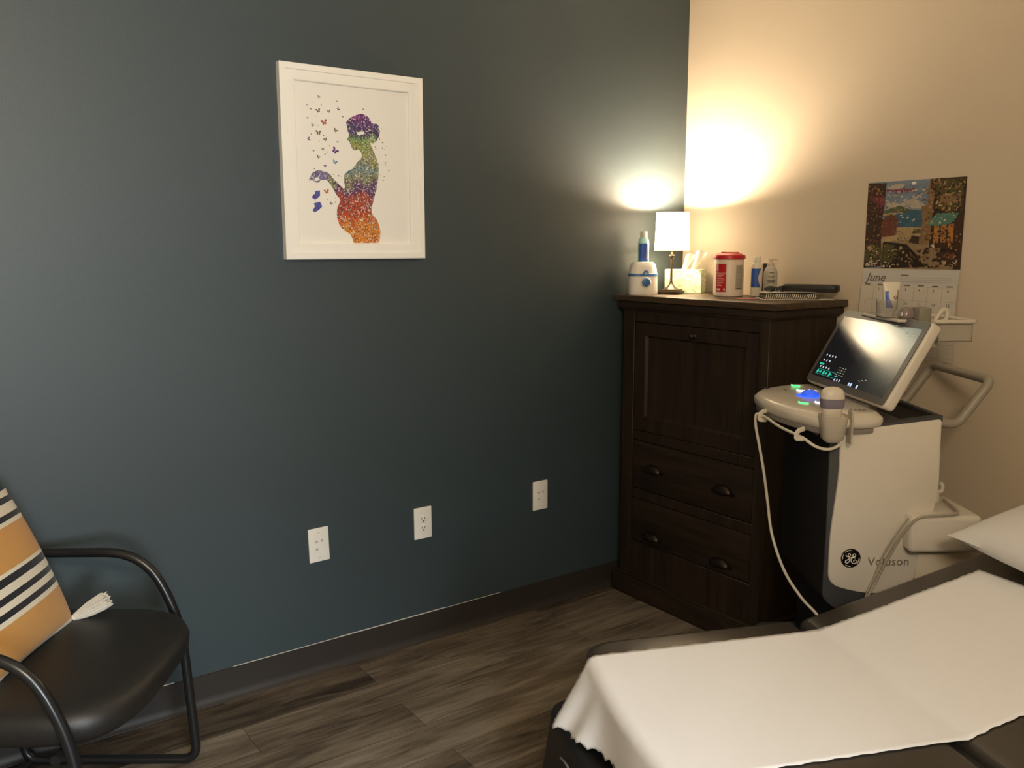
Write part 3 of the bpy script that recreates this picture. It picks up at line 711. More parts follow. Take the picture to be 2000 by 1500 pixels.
M_TISS = mat('tissue_white', (0.85, 0.84, 0.80), 0.95, 0.03)
b = BM()
sheet(b, lambda u, v: (-0.012 + 0.030 * (u - 0.5) * (0.5 + 0.8 * v) + 0.030 * v, 0.012 * math.sin(7 * u + 2 * v) - 0.004, 0.094 + 0.068 * v - 0.02 * abs(u - 0.5)), 14, 10)
finish('tissue', b, M_TISS, tb).modifiers.new('s', 'SOLIDIFY').thickness = 0.0006
b = BM()
sheet(b, lambda u, v: (0.020 + 0.040 * (u - 0.5) * (0.3 + 0.9 * v) + 0.040 * v, 0.016 + 0.010 * math.sin(6 * u + 3 * v), 0.094 + 0.078 * v - 0.035 * (u - 0.4) ** 2), 14, 10)
finish('tissue', b, M_TISS, tb).modifiers.new('s', 'SOLIDIFY').thickness = 0.0006

# wipes tub
wp = thing('wipes_tub', 'round white wipes tub with a red lid and red label on the cabinet', 'wipes tub', (-0.163, -0.392, ZT), R(-48))
M_TUB = mat('tub_white', (0.78, 0.66, 0.55), 0.4, 0.02, 20)
M_REDP = mat('red_plastic', (0.50, 0.010, 0.016), 0.35, 0.03)
b = BM(); rt = 0.0555
lathe(b, [(0.052, 0), (rt, 0.004), (rt, 0.135), (0.054, 0.139), (0.054, 0.142)], 56); finish('tub', b, M_TUB, wp)
b = BM(); lathe(b, [(0.0575, 0.139), (0.0595, 0.141), (0.0595, 0.150), (0.0575, 0.1545), (0.050, 0.156), (0.044, 0.161), (0.030, 0.1625), (0.002, 0.1625)], 56)
box(b, (0.010, -0.004, 0.1635), (0.050, 0.032, 0.005), 0.002, 2); lathe(b, [(0.010, 0), (0.010, 0.0035), (0.007, 0.005)], 20, (-0.022, -0.010, 0.162))
finish('lid', b, M_REDP, wp)
def wrap(bm, r, a0, a1, z0, z1, n=12, mi=0):
    lo = [bm.verts.new((r * math.cos(R(a0 + (a1 - a0) * i / n)), r * math.sin(R(a0 + (a1 - a0) * i / n)), z0)) for i in range(n + 1)]
    hi = [bm.verts.new((v.co.x, v.co.y, z1)) for v in lo]
    for i in range(n):
        q = bm.faces.new((lo[i], lo[i + 1], hi[i + 1], hi[i])); q.material_index = mi
b = BM(); c0 = -90
wrap(b, rt + 0.0004, c0 - 55, c0 - 11, 0.018, 0.122, mi=0)
wrap(b, rt + 0.0008, c0 - 50, c0 - 44, 0.095, 0.121, 4, 1)
for k, (za, zb_, w0, w1) in enumerate(((0.0875, 0.0890, -55, -11), (0.080, 0.082, -50, -20), (0.074, 0.0755, -50, -28), (0.066, 0.068, -50, -18), (0.058, 0.060, -50, -18), (0.053, 0.0545, -50, -22), (0.046, 0.0475, -50, -30), (0.040, 0.0415, -50, -26), (0.024, 0.031, -50, -32), (0.024, 0.031, -20, -14))):
    wrap(b, rt + 0.0008, c0 + w0, c0 + w1, za, zb_, 10, 1)
finish('red_label', b, [M_REDP, mat('label_white_ink', (0.85, 0.62, 0.55), 0.6)], wp, label='red label with white printed lines')
b = BM(); wrap(b, rt + 0.0004, c0 + 26, c0 + 62, 0.026, 0.118, mi=0); 
for k in range(12): wrap(b, rt + 0.0007, c0 + 29, c0 + 58, 0.040 + k * 0.0062, 0.0415 + k * 0.0062, 8, 1)
wrap(b, rt + 0.0007, c0 + 30, c0 + 52, 0.028, 0.032, 8, 2)
finish('grey_label', b, [mat('label_grey', (0.42, 0.38, 0.31), 0.6), mat('label_grey_ink', (0.30, 0.27, 0.22), 0.6), M_SLOT], wp, label='grey panel of small print')

# pump bottle
pu = thing('pump_bottle', 'silvery cylindrical pump bottle with printed front beside the stacked notebooks', 'pump bottle', (-0.070, -0.512, ZT), R(-42))
b = BM(); lathe(b, [(0.024, 0), (0.0255, 0.003), (0.0255, 0.080), (0.0245, 0.092), (0.0205, 0.104), (0.0135, 0.112), (0.0115, 0.114)], 32)
finish('bottle_body', b, mat('frosted_grey', (0.50, 0.46, 0.38), 0.28, 0.04, 20), pu)
b = BM()
for k, (z, w) in enumerate(((0.088, 18), (0.076, 26), (0.070, 22), (0.060, 34), (0.055, 30), (0.050, 34), (0.036, 24), (0.031, 30), (0.024, 20))):
    wrap(b, 0.0259, -90 - w, -90 + w, z, z + 0.0028, 8)
finish('print', b, mat('dark_print', (0.10, 0.09, 0.07), 0.6), pu)
b = BM(); lathe(b, [(0.0115, 0.113), (0.0125, 0.115), (0.0125, 0.124), (0.0060, 0.126), (0.0050, 0.134)], 24); 
lathe(b, [(0.0085, 0.133), (0.009, 0.136), (0.009, 0.142), (0.006, 0.1445)], 20); tube(b, [(0, 0, 0.139), (0.016, -0.004, 0.1395), (0.024, -0.006, 0.136)], [0.005, 0.004, 0.003], 10)
finish('pump', b, mat('pump_plastic', (0.66, 0.58, 0.44), 0.4), pu)
# a second slim dark bottle hides just behind it
sb = thing('slim_bottle', 'slim dark bottle half hidden behind the silvery pump bottle', 'bottle', (-0.046, -0.466, ZT))
b = BM(); lathe(b, [(0.011, 0), (0.012, 0.003), (0.012, 0.098), (0.006, 0.106)], 20); finish('bottle_body', b, mat('brown_glass', (0.10, 0.06, 0.03), 0.25), sb)
b = BM(); lathe(b, [(0.007, 0.105), (0.0075, 0.107), (0.0075, 0.122), (0.006, 0.123)], 18); finish('cap', b, M_SLOT, sb)

# folder, spiral notebook, loose papers on it, sunglasses, black case, sticky note
b = BM(); box(b, (0.020, 0.062, 0.0015), (0.245, 0.135, 0.003), 0.0006, 1)
o = finish('folder', b, mat('folder_white', (0.66, 0.62, 0.54), 0.7), None, loc=(-0.190, -0.705, ZT), rotz=R(-40)); tag(o, 'flat white folder under the spiral notebook, sticking out to the right', 'folder')
NBZ = ZT + 0.0034
nb = thing('spiral_notebook', 'spiral-bound notebook with a row of white wire loops at the front corner of the cabinet', 'notebook', (-0.192, -0.700, NBZ), R(-43))
b = BM(); box(b, (0.0, 0.060, 0.0080), (0.186, 0.112, 0.0115), 0.0008, 1); finish('pages', b, mat('page_edges_shaded', (0.16, 0.13, 0.10), 0.8, 0.3, 60, stretch=(1, 1, 60)), nb)  # pages darkened: shade between the wire loops is in the colour
b = BM(); box(b, (0.0, 0.059, 0.0011), (0.190, 0.118, 0.0018), 0.0005, 1); box(b, (0.0, 0.059, 0.0147), (0.190, 0.118, 0.0014), 0.0005, 1)
finish('cover', b, mat('cover_dark', (0.06, 0.05, 0.045), 0.5), nb)
b = BM()
for k in range(24):
    x = -0.086 + k * 0.0072; pts = [(x + 0.0018 * math.sin(a), -0.001 + 0.0088 * math.cos(a), 0.0092 + 0.0084 * math.sin(a)) for a in [2 * math.pi * q / 14 for q in range(14)]]
    tube(b, pts, 0.0012, 6, True)
finish('spiral_binding', b, mat('white_wire', (0.85, 0.78, 0.66), 0.4), nb, label='row of white wire loops')
b = BM()
sheet(b, lambda u, v: (-0.092 + 0.225 * u, 0.014 + 0.105 * v + 0.02 * u, 0.0192 + 0.0012 * math.sin(5 * u) ** 2 * (1 - v) + 0.004 * (1 - v) ** 3 * math.sin(3.0 * u) ** 2), 24, 10)
pp = finish('loose_papers', b, mat('paper_sheet', (0.76, 0.72, 0.63), 0.8), None, loc=(-0.192, -0.700, NBZ), rotz=R(-43)); md = pp.modifiers.new('s', 'SOLIDIFY'); md.thickness = 0.0012; md.offset = 1
tag(pp, 'loose white papers lying on top of the spiral notebook', 'papers')
sg = thing('sunglasses', 'small black sunglasses lying folded at the foot of the pump bottle', 'sunglasses', (-0.165, -0.612, ZT + 0.0245), R(-43))
M_BKP = mat('black_plastic', (0.010, 0.010, 0.011), 0.25)
for s in (-1, 1):
    b = BM(); lathe(b, [(0.004, -0.002), (0.016, 0.0), (0.017, 0.0015), (0.012, 0.0035)], 22, (s * 0.0185, 0, 0.010), 1.05, 0.72, M=Matrix.Rotation(R(62), 4, 'X')); finish('lens', b, M_BKP, sg)
b = BM(); tube(b, spline([(-0.006, 0, 0.014), (0, -0.002, 0.0155), (0.006, 0, 0.014)], 5), 0.0018, 8)
for s in (-1, 1): tube(b, spline([(s * 0.036, 0.002, 0.013), (s * 0.037, 0.016, 0.008), (s * 0.005, 0.022, 0.003), (s * -0.03, 0.020, 0.0025)], 6), 0.0019, 8)
finish('frame', b, M_BKP, sg)
bc = thing('black_case', 'flat black rounded case lying on the loose papers near the beige wall', 'case', (-0.090, -0.705, ZT + 0.0258), R(-66))
b = BM(); sq_loft(b, [(0.088, 0.030, 0), (0.095, 0.036, 0.003), (0.096, 0.037, 0.0125)], e=6, captop=False, n=56); finish('case_base', b, mat('case_black', (0.010, 0.009, 0.009), 0.5), bc)
b = BM(); sq_loft(b, [(0.096, 0.037, 0.013), (0.0955, 0.0365, 0.022), (0.091, 0.033, 0.026), (0.07, 0.02, 0.0265)], e=6, capbot=False, n=56); finish('case_lid', b, mat('case_black_lid', (0.011, 0.010, 0.010), 0.45), bc)
b = BM(); box(b, (0, 0, 0.0008), (0.070, 0.045, 0.0015), 0.0002, 1); o = finish('sticky_note_pad', b, mat('pink_note', (0.85, 0.30, 0.30), 0.8), None, loc=(-0.245, -0.548, ZT), rotz=R(-40)); tag(o, 'thin pink sticky notes lying on the cabinet in front of the wipes tub', 'notes')

# ------------------------------------------------------------------ wall calendar
cal = thing('wall_calendar', 'open wall calendar with a seaside village painting above a June page on the beige wall', 'calendar', (0, -1.0185, 1.34))
# local: +y is to the left in the photograph; width 0.335
HWc = 0.168
def cal_pt(y, z, off): return (-off, y, z)
art = {k: mat('painting_' + k, v, 0.35, 0.35, 55, spec=0.4) for k, v in dict(sky=(0.19, 0.24, 0.31), cloud=(0.46, 0.40, 0.33), sea=(0.05, 0.12, 0.18), hill=(0.10, 0.12, 0.06), sand=(0.42, 0.30, 0.16), dark=(0.055, 0.030, 0.016), stone=(0.25, 0.15, 0.075), brick=(0.16, 0.06, 0.035), awning=(0.10, 0.22, 0.17), flower=(0.22, 0.05, 0.07), lit=(0.45, 0.20, 0.05), leaf=(0.10, 0.085, 0.03), path=(0.30, 0.21, 0.12), shade=(0.03, 0.018, 0.012), white=(0.60, 0.52, 0.40)).items()}
names = list(art); AI = {k: i for i, k in enumerate(names)}
PW, PH = 2 * HWc, 0.287
b = BM(); Lr = [0]
def ap(k, pts):                                   # pts: u left to right, v bottom to top, 0..1
    Lr[0] += 1
    flat(b, [(-0.0022 - 0.000004 * Lr[0], HWc - u * PW, v * PH) for u, v in pts], AI[k])
ap('sky', [(0, 0), (1, 0), (1, 1), (0, 1)])
ap('cloud', [(0.22, 0.78), (0.36, 0.74), (0.5, 0.80), (0.60, 0.86), (0.52, 0.78), (0.62, 0.72), (0.6, 0.68), (0.2, 0.68)])
ap('cloud', [(0.20, 0.92), (0.30, 0.97), (0.40, 0.96), (0.33, 0.90)])
ap('hill', [(0.18, 0.66), (0.28, 0.70), (0.36, 0.72), (0.46, 0.67), (0.60, 0.655), (0.60, 0.62), (0.18, 0.60)])
ap('sea', [(0.2, 0.645), (0.64, 0.655), (0.64, 0.44), (0.2, 0.44)])
ap('sand', [(0.18, 0.635), (0.40, 0.645), (0.30, 0.615), (0.18, 0.61)])
for u, v in ((0.38, 0.575), (0.43, 0.57), (0.50, 0.55), (0.36, 0.60)): ap('white', [(u, v), (u + 0.03, v + 0.005), (u + 0.012, v + 0.022)])
ap('sand', [(0.15, 0.46), (0.40, 0.475), (0.64, 0.46), (0.64, 0.30), (0.15, 0.25)])
ap('path', [(0.10, 0.30), (0.55, 0.34), (0.95, 0.10), (0.95, 0), (0.2, 0)])
ap('shade', [(0.20, 0.31), (0.45, 0.28), (0.60, 0.12), (0.66, 0.02), (0.2, 0.0)])
ap('brick', [(0.17, 0.36), (0.33, 0.38), (0.345, 0.58), (0.27, 0.63), (0.17, 0.56)])
ap('dark', [(0, 0), (0.19, 0.02), (0.17, 0.50), (0.19, 0.72), (0.20, 0.985), (0, 0.99)])
ap('lit', [(0.09, 0.86), (0.13, 0.87), (0.13, 0.93), (0.09, 0.92)])
ap('flower', [(0.03, 0.82), (0.10, 0.74), (0.19, 0.72), (0.20, 0.80), (0.12, 0.84)])
for i in range(10): ap('flower', [(0.20 + i * 0.03, 0.915 - 0.03 * ((i * 7) % 3) / 3), (0.235 + i * 0.03, 0.905), (0.215 + i * 0.03, 0.865 - 0.02 * (i % 2))])
ap('stone', [(0.58, 0.26), (0.70, 0.28), (0.70, 0.99), (0.645, 0.99), (0.64, 0.72), (0.58, 0.70), (0.60, 0.52)])
ap('dark', [(0.68, 0.24), (1, 0.18), (1, 1), (0.66, 1), (0.66, 0.90), (0.70, 0.86)])
ap('leaf', [(0.68, 0.90), (0.80, 0.82), (0.98, 0.80), (0.98, 0.98), (0.70, 0.99)])
ap('stone', [(0.76, 0.70), (0.96, 0.70), (0.96, 0.82), (0.76, 0.83)])
ap('leaf', [(0.70, 0.66), (0.97, 0.68), (0.97, 0.72), (0.72, 0.73)])
for u in (0.72, 0.79, 0.86): ap('lit', [(u, 0.30), (u + 0.05, 0.29), (u + 0.05, 0.50), (u, 0.49)])
ap('awning', [(0.64, 0.495), (0.74, 0.62), (0.955, 0.615), (0.88, 0.50), (0.74, 0.475)])
ap('dark', [(0.93, 0.0), (1, 0.0), (1, 0.20), (0.93, 0.16)])
ap('dark', [(0.47, 0.29), (0.58, 0.28), (0.58, 0.36), (0.50, 0.38)]); ap('leaf', [(0.50, 0.40), (0.60, 0.40), (0.58, 0.45), (0.52, 0.45)])
ap('leaf', [(0.0, 0.18), (0.06, 0.28), (0.14, 0.27), (0.20, 0.18), (0.14, 0.10), (0.02, 0.08)])
ap('sand', [(0.02, 0.24), (0.07, 0.28), (0.12, 0.25), (0.06, 0.20)])
ap('leaf', [(0.20, 0.20), (0.24, 0.28), (0.32, 0.26), (0.37, 0.16), (0.30, 0.06), (0.18, 0.06)])
ap('white', [(0.01, 0.04), (0.08, 0.10), (0.16, 0.06), (0.08, 0.015)])
ap('dark', [(0.73, 0.10), (0.80, 0.26), (0.96, 0.27), (0.97, 0.05), (0.84, 0.06)]); ap('brick', [(0.82, 0.14), (0.86, 0.19), (0.94, 0.18), (0.93, 0.10)])
ap('white', [(0.92, 0.08), (0.97, 0.11), (0.96, 0.04)]); ap('white', [(0.69, 0.26), (0.73, 0.28), (0.74, 0.23)])
rd = random.Random(21)
def dabs(n_, u0, u1, v0, v1, cols, s0=0.008, s1=0.022):
    for q in range(n_):
        u, v = rd.uniform(u0, u1), rd.uniform(v0, v1); s = rd.uniform(s0, s1); a = rd.uniform(0, 6.28); e = rd.uniform(0.35, 0.9)
        pts = []
        for i in range(6):
            t = i * math.pi / 3; r = s * rd.uniform(0.7, 1.15)
            x, y = r * math.cos(t), r * e * math.sin(t)
            pts.append((min(0.997, max(0.003, u + x * math.cos(a) - y * math.sin(a))), min(0.997, max(0.003, v + x * math.sin(a) + y * math.cos(a)))))
        ap(rd.choice(cols), pts)
dabs(221, 0.01, 0.18, 0.30, 0.98, ['dark', 'dark', 'brick', 'shade', 'stone', 'dark'])
dabs(57, 0.02, 0.20, 0.66, 0.86, ['flower', 'flower', 'brick', 'dark'], 0.006, 0.014)
dabs(187, 0.69, 0.99, 0.62, 0.99, ['dark', 'leaf', 'leaf', 'stone', 'shade', 'lit', 'sand'])
dabs(102, 0.59, 0.70, 0.30, 0.97, ['stone', 'sand', 'brick', 'stone', 'leaf'], 0.006, 0.016)
dabs(119, 0.68, 0.99, 0.20, 0.48, ['dark', 'shade', 'brick', 'lit', 'dark', 'stone'], 0.006, 0.018)
dabs(153, 0.02, 0.36, 0.02, 0.27, ['leaf', 'shade', 'dark', 'leaf', 'sand', 'white', 'hill'], 0.007, 0.018)
dabs(136, 0.32, 0.98, 0.01, 0.24, ['shade', 'path', 'stone', 'dark', 'sand', 'dark'], 0.008, 0.024)
dabs(68, 0.18, 0.35, 0.37, 0.58, ['brick', 'brick', 'stone', 'flower', 'dark'], 0.006, 0.014)
dabs(44, 0.36, 0.60, 0.28, 0.44, ['sand', 'path', 'leaf', 'dark'], 0.006, 0.014)
dabs(37, 0.22, 0.60, 0.69, 0.95, ['cloud', 'sky', 'cloud'], 0.012, 0.03)
dabs(27, 0.36, 0.58, 0.46, 0.62, ['sea', 'hill', 'sea', 'white'], 0.004, 0.009)
dabs(37, 0.68, 0.93, 0.50, 0.60, ['awning', 'awning', 'white', 'hill'], 0.006, 0.014)
dabs(30, 0.20, 0.46, 0.62, 0.71, ['hill', 'leaf', 'sand'], 0.005, 0.012)
box(b, (-0.0012, 0, PH / 2), (0.002, PW, PH), mi=AI['shade'])
finish('painting_page', b, [art[k] for k in names], cal, smooth=0, label='upper page with a painted seaside village street')
M_CALP = mat('calendar_paper', (0.60, 0.55, 0.48), 0.7, 0.02, 30)
M_CALH = mat('calendar_heading_paper', (0.54, 0.52, 0.50), 0.7, 0.02, 30)
M_INK = mat('grey_ink', (0.12, 0.11, 0.10), 0.7); M_INK2 = mat('pale_ink', (0.40, 0.36, 0.31), 0.7)
b = BM(); LP = 0.296                               # the lower page bows out a little from the wall
def bow(v): return 0.0016 + 0.012 * math.sin(math.pi * min(1, v * 1.02)) * (1 - v * 0.4)
def shx(v): return 0.0
sheet(b, lambda u, v: (-bow(v), HWc - u * PW + 0.004 * v, -0.004 - LP * v), 8, 24, 0)
for f in b.faces:
    if f.calc_center_median().z > -0.058: f.material_index = 1
def on_page(u, v, off=0.0006): return (-bow(v) - off, HWc - u * PW + 0.004 * v, -0.004 - LP * v)
def bar(u0, u1, v0, v1, mi, off=0.0005): flat(b, [on_page(u0, v1, off), on_page(u1, v1, off), on_page(u1, v0, off), on_page(u0, v0, off)], mi)
v0 = 0.185
for k in range(6): bar(0, 1, v0 + 0.155 * k, v0 + 0.155 * k + 0.003, 3)
for k in range(1, 7): 
    for q in range(10): bar(k / 7 - 0.002, k / 7 + 0.002, v0 + q * 0.0785, v0 + (q + 1) * 0.0785, 3)
for k in range(7): bar(k / 7 + 0.04, k / 7 + 0.10, 0.168, 0.180, 2)
for k in range(3): bar(0.41, 0.93, 0.085 + k * 0.022, 0.090 + k * 0.022, 3)
bar(0.42, 0.50, 0.055, 0.066, 2)
def ptxt(s, size, u, v, mi, shear=0.0):
    text(b, s, size, frame_M(on_page(u, v, 0.0008), (0, -1, 0), (0, 0, 1)), mi, 0.0002, shear)
ptxt('June', 0.040, 0.05, 0.135, 2, 0.35)
d0 = 1
for wk in range(5):
    for dw in range(7):
        n_ = wk * 7 + dw
        if 1 <= n_ <= 30: ptxt(str(n_), 0.013, dw / 7 + 0.05, v0 + 0.155 * wk + 0.052, 2)
o = finish('date_page', b, [M_CALP, M_CALH, M_INK, M_INK2], cal, smooth=0, label='lower page with the June dates')
b = BM(); lathe(b, [(0.0055, 0), (0.0065, 0.003), (0.0035, 0.008), (0.005, 0.012), (0.001, 0.0135)], 18, (-0.004, 0, PH - 0.012), M=Matrix.Rotation(R(-90), 4, 'Y'))
finish('push_pin', b, M_WHITEP, cal, label='white push pin')
# ------------------------------------------------------------------ ultrasound cart
# local frame: +x to the rear of the cart, +y away from the camera side, z up
UL = thing('ultrasound_machine', 'white and grey ultrasound cart with a tilted touch screen beside the dark cabinet', 'ultrasound machine', (-1.446, -0.737, 0), R(-35.07))
M_UW = mat('ultrasound_white', (0.66, 0.62, 0.55), 0.42, 0.015, 12)
M_UG = mat('ultrasound_dark_grey', (0.050, 0.052, 0.056), 0.5, 0.06, 30)
M_UM = mat('ultrasound_mid_grey', (0.22, 0.20, 0.18), 0.5, 0.05, 30)
M_UK = mat('console_pearl', (0.66, 0.61, 0.53), 0.30, 0.02, 15, coat=0.2)
XZ = lambda o: Matrix(((1, 0, 0, o[0]), (0, 0, 1, o[1]), (0, 1, 0, o[2]), (0, 0, 0, 1)))     # outline (x,z) extruded along +y (mirrored handedness is fixed by recalc)
def side(bm, pts, y0, y1, mi=0, bev=0.0):
    prism(bm, pts, y1 - y0, XZ((0, y0, 0)), mi, bev, 2); return bm
b = BM()
side(b, fillet([(0.884, 0.915, 0), (1.185, 0.950, 0), (1.185, 0.40, 0), (0.93, 0.40, 0), (0.886, 0.44, 0), (0.888, 0.62, 0)], 0.02, 4, True), 0.012, 0.388, bev=0.006)
box(b, (1.05, 0.2, 0.30), (0.24, 0.30, 0.24), 0.02)
body = finish('column', b, mat('column_black', (0.012, 0.011, 0.011), 0.6, spec=0.25), UL, label='black column')
b = BM(); side(b, fillet([(0.884, 0.912, 0), (1.18, 0.945, 0), (1.18, 0.41, 0), (0.93, 0.405, 0), (0.886, 0.44, 0), (0.888, 0.62, 0)], 0.02, 4, True), 0.006, 0.016, bev=0.003); finish('column_edge', b, M_UG, UL, label='dark grey edge band')
pan = fillet([(0.909, 0.918, 0), (1.184, 0.952, 0), (1.190, 0.74, 0), (1.150, 0.57, 0), (1.130, 0.46, 0), (1.005, 0.452, 0), (0.898, 0.482, 0), (0.896, 0.62, 0), (0.905, 0.72, 0), (0.912, 0.80, 0)],
             [0.012, 0.012, 0.04, 0.06, 0.02, 0.08, 0.035, 0.12, 0.12, 0.1], 6, True)
for y0, y1 in ((0.0, 0.020), (0.380, 0.400)):
    b = BM(); side(b, pan, y0, y1, bev=0.007); sp = finish('side_panel', b, M_UW, UL, smooth=30, label='white side panel')
    if y0 == 0.0: near_panel = sp
# emblem and lettering on the near panel
b = BM(); FX = lambda x, z, y=0.0: Matrix(((1, 0, 0, x), (0, 0, -1, y), (0, 1, 0, z), (0, 0, 0, 1)))   # xy drawing facing the camera (-y)
LX, LZ, LR_ = 0.957, 0.560, 0.0275
lathe(b, [(LR_, 0), (LR_, 0.0010), (LR_ * 0.97, 0.0016), (LR_ * 0.94, 0.0012)], 40, (0, 0, 0), mi=0, M=FX(LX, LZ, 0.0))
lathe(b, [(LR_ * 0.95, 0), (LR_ * 0.95, 0.0014)], 40, (0, 0, 0), mi=1, M=FX(LX, LZ, 0.0))
def stroke(pts, w, z=0.0016):
    P2 = [((x - 605) / 195 * LR_ * 1.0, -(y - 510) / 185 * LR_ * 1.0, z) for x, y in pts]
    t = bmesh.new(); tube(t, spline(P2, 5), [w] * (len(P2) * 5 - 4), 6, sq=1.0)
    merge(b, t, FX(LX, LZ, 0.0) @ Matrix.Diagonal((1, 1, 1, 1)), 2)
k = LR_ / 195
stroke([(505, 445), (522, 470), (555, 478), (590, 460), (592, 428), (565, 420), (548, 440), (560, 482), (588, 520), (575, 570), (540, 600), (502, 588), (508, 555), (548, 535), (600, 500), (640, 478)], 9 * k)
stroke([(700, 505), (655, 498), (640, 455), (655, 425), (690, 432), (692, 465), (660, 490), (618, 520), (615, 570), (650, 608), (700, 605), (715, 565), (690, 540), (662, 555), (670, 580)], 9 * k)
def arc(a0, a1, w0, w1, rad=0.84):
    n = 12; P2 = [(LR_ * rad * math.cos(R(a0 + (a1 - a0) * i / n)), LR_ * rad * math.sin(R(a0 + (a1 - a0) * i / n)), 0.0016) for i in range(n + 1)]
    t = bmesh.new(); tube(t, P2, [(w0 + (w1 - w0) * i / n) * k for i in range(n + 1)], 6); merge(b, t, FX(LX, LZ, 0.0), 2)
arc(95, 135, 10, 4); arc(185, 147, 10, 4); arc(270, 232, 10, 4); arc(0, -45, 13, 6); arc(89, 85, 13, 12, 0.80)
finish('emblem', b, [mat('emblem_rim', (0.10, 0.08, 0.06), 0.3, metal=0.8), mat('emblem_black', (0.005, 0.004, 0.003), 0.5, spec=0.2), mat('emblem_silver', (0.85, 0.82, 0.74), 0.45)], near_panel, label='round black and silver monogram emblem')
b = BM(); text(b, 'Voluson', 0.0345, FX(1.0045, 0.5385, -0.0004), depth=0.0004, space=1.02)
finish('lettering', b, mat('letter_grey', (0.16, 0.135, 0.105), 0.5), near_panel, label='grey lettering')
# base with castors
b = BM(); side(b, fillet([(0.82, 0.20, 0), (1.27, 0.20, 0), (1.27, 0.10, 0), (0.80, 0.10, 0)], 0.03, 4, True), 0.02, 0.40, bev=0.01); finish('base', b, M_UG, UL)
for x in (0.85, 1.24):
    for y in (0.06, 0.36):
        b = BM(); lathe(b, [(0.040, -0.014), (0.050, -0.010), (0.050, 0.010), (0.040, 0.014)], 24, (x, y, 0.050), M=Matrix.Rotation(R(90), 4, 'X')); box(b, (x, y, 0.082), (0.03, 0.036, 0.05), 0.005); finish('castor', b, M_UG, UL)
# top deck with an open bin
b = BM()
dk = [(0.925, 0.0), (1.19, 0.0), (1.19, 0.40), (0.925, 0.40)]
def deck(x, z_add=0): return 0.921 + (x - 0.909) * 0.1236 + z_add
def slab(x0, x1, y0, y1, h0=0.0, h1=0.016):
    vs = [b.verts.new((x, y, deck(x, h))) for h in (h0, h1) for x, y in ((x0, y0), (x1, y0), (x1, y1), (x0, y1))]
    for q in ((0, 3, 2, 1), (4, 5, 6, 7), (0, 1, 5, 4), (1, 2, 6, 5), (2, 3, 7, 6), (3, 0, 4, 7)): b.faces.new([vs[i] for i in q])
slab(0.905, 1.186, 0.004, 0.030, -0.012, 0.004); slab(0.905, 1.186, 0.30, 0.396, -0.012, 0.004); slab(0.905, 1.08, 0.030, 0.30, -0.012, 0.004); slab(1.174, 1.186, 0.030, 0.30, -0.012, 0.004); slab(1.08, 1.178, 0.03, 0.30, -0.06, -0.05)
finish('top_deck', b, M_UG, UL, smooth=0)
# control console
b = BM()
con = [(1.030, 0.004), (0.985, -0.022), (0.900, -0.028), (0.848, -0.020), (0.800, 0.080), (0.776, 0.180), (0.768, 0.275), (0.776, 0.370), (0.812, 0.440), (0.880, 0.500), (0.960, 0.545), (1.020, 0.548)]
cs = [(p.x, p.y) for p in fillet([(x, y, 0) for x, y in con], 0.02, 3, True)]
cxm, cym = 0.92, 0.26
def scl(f, pts=None): return [(cxm + (x - cxm) * f, cym + (y - cym) * f) for x, y in (pts or cs)]
t = bmesh.new(); rg = []
for f, z in ((0.80, 0.917), (0.93, 0.924), (0.985, 0.933), (1.0, 0.942), (1.0, 0.950), (0.990, 0.955), (0.925, 0.9645), (0.905, 0.966)):
    rg.append([t.verts.new((x, y, z)) for x, y in scl(f)])
n = len(cs)
for a, c in zip(rg, rg[1:]):
    for i in range(n): t.faces.new((a[i], a[(i + 1) % n], c[(i + 1) % n], c[i]))
t.faces.new(list(reversed(rg[0]))); t.faces.new(rg[-1]); bmesh.ops.triangulate(t, faces=[f for f in t.faces if len(f.verts) > 4])
merge(b, t)
console = finish('console', b, M_UK, UL, smooth=50, label='pearl-white control console')
b = BM(); prism(b, scl(0.955), 0.014, Matrix.Translation((0, 0, 0.9125)), bev=0.003); 
box(b, (0.955, 0.24, 0.905), (0.16, 0.30, 0.040), 0.012)
finish('console_underside', b, M_UM, console)
b = BM(); box(b, (0.835, 0.432, 0.955), (0.012, 0.020, 0.026), 0.002); finish('cable_notch', b, M_UG, console)
def emis(name, c, s):
    m, nt, p = newmat(name); p.inputs['Emission Color'].default_value = (*c, 1); p.inputs['Emission Strength'].default_value = s; p.inputs['Base Color'].default_value = (*c, 1); return m
ZK = 0.9668
def key_arc(name, x, y, col, r=0.020, a0=150, a1=270):
    bm = BM(); lathe(bm, [(r * 0.86, 0), (r * 0.86, 0.0022), (r * 0.7, 0.003)], 24, (x, y, ZK - 0.001), mi=0)
    tube(bm, [(x + r * math.cos(R(a0 + (a1 - a0) * q / 10)), y + r * math.sin(R(a0 + (a1 - a0) * q / 10)), ZK + 0.0012) for q in range(11)], 0.0022, 6, mi=1)
    finish('button', bm, [M_UK, col], console, label=name)
E_GR, E_WH, E_BL = emis('key_green', (0.10, 0.9, 0.30), 1.3), emis('key_white', (0.85, 0.92, 1.0), 1.3), emis('key_blue', (0.02, 0.08, 1.0), 1.7)
key_arc('green lit button', 0.955, 0.490, E_GR); key_arc('green lit button', 0.872, 0.172, E_GR)
key_arc('white lit button', 0.936, 0.392, E_WH, 0.016); key_arc('white lit button', 0.972, 0.385, E_WH, 0.016); key_arc('white lit button', 0.915, 0.175, E_WH, 0.014)
b = BM(); lathe(b, [(0.040, 0), (0.040, 0.001), (0.034, 0.0018)], 32, (0.925, 0.292, ZK - 0.0005)); finish('trackball_ring', b, E_BL, console, label='blue glowing trackball surround')
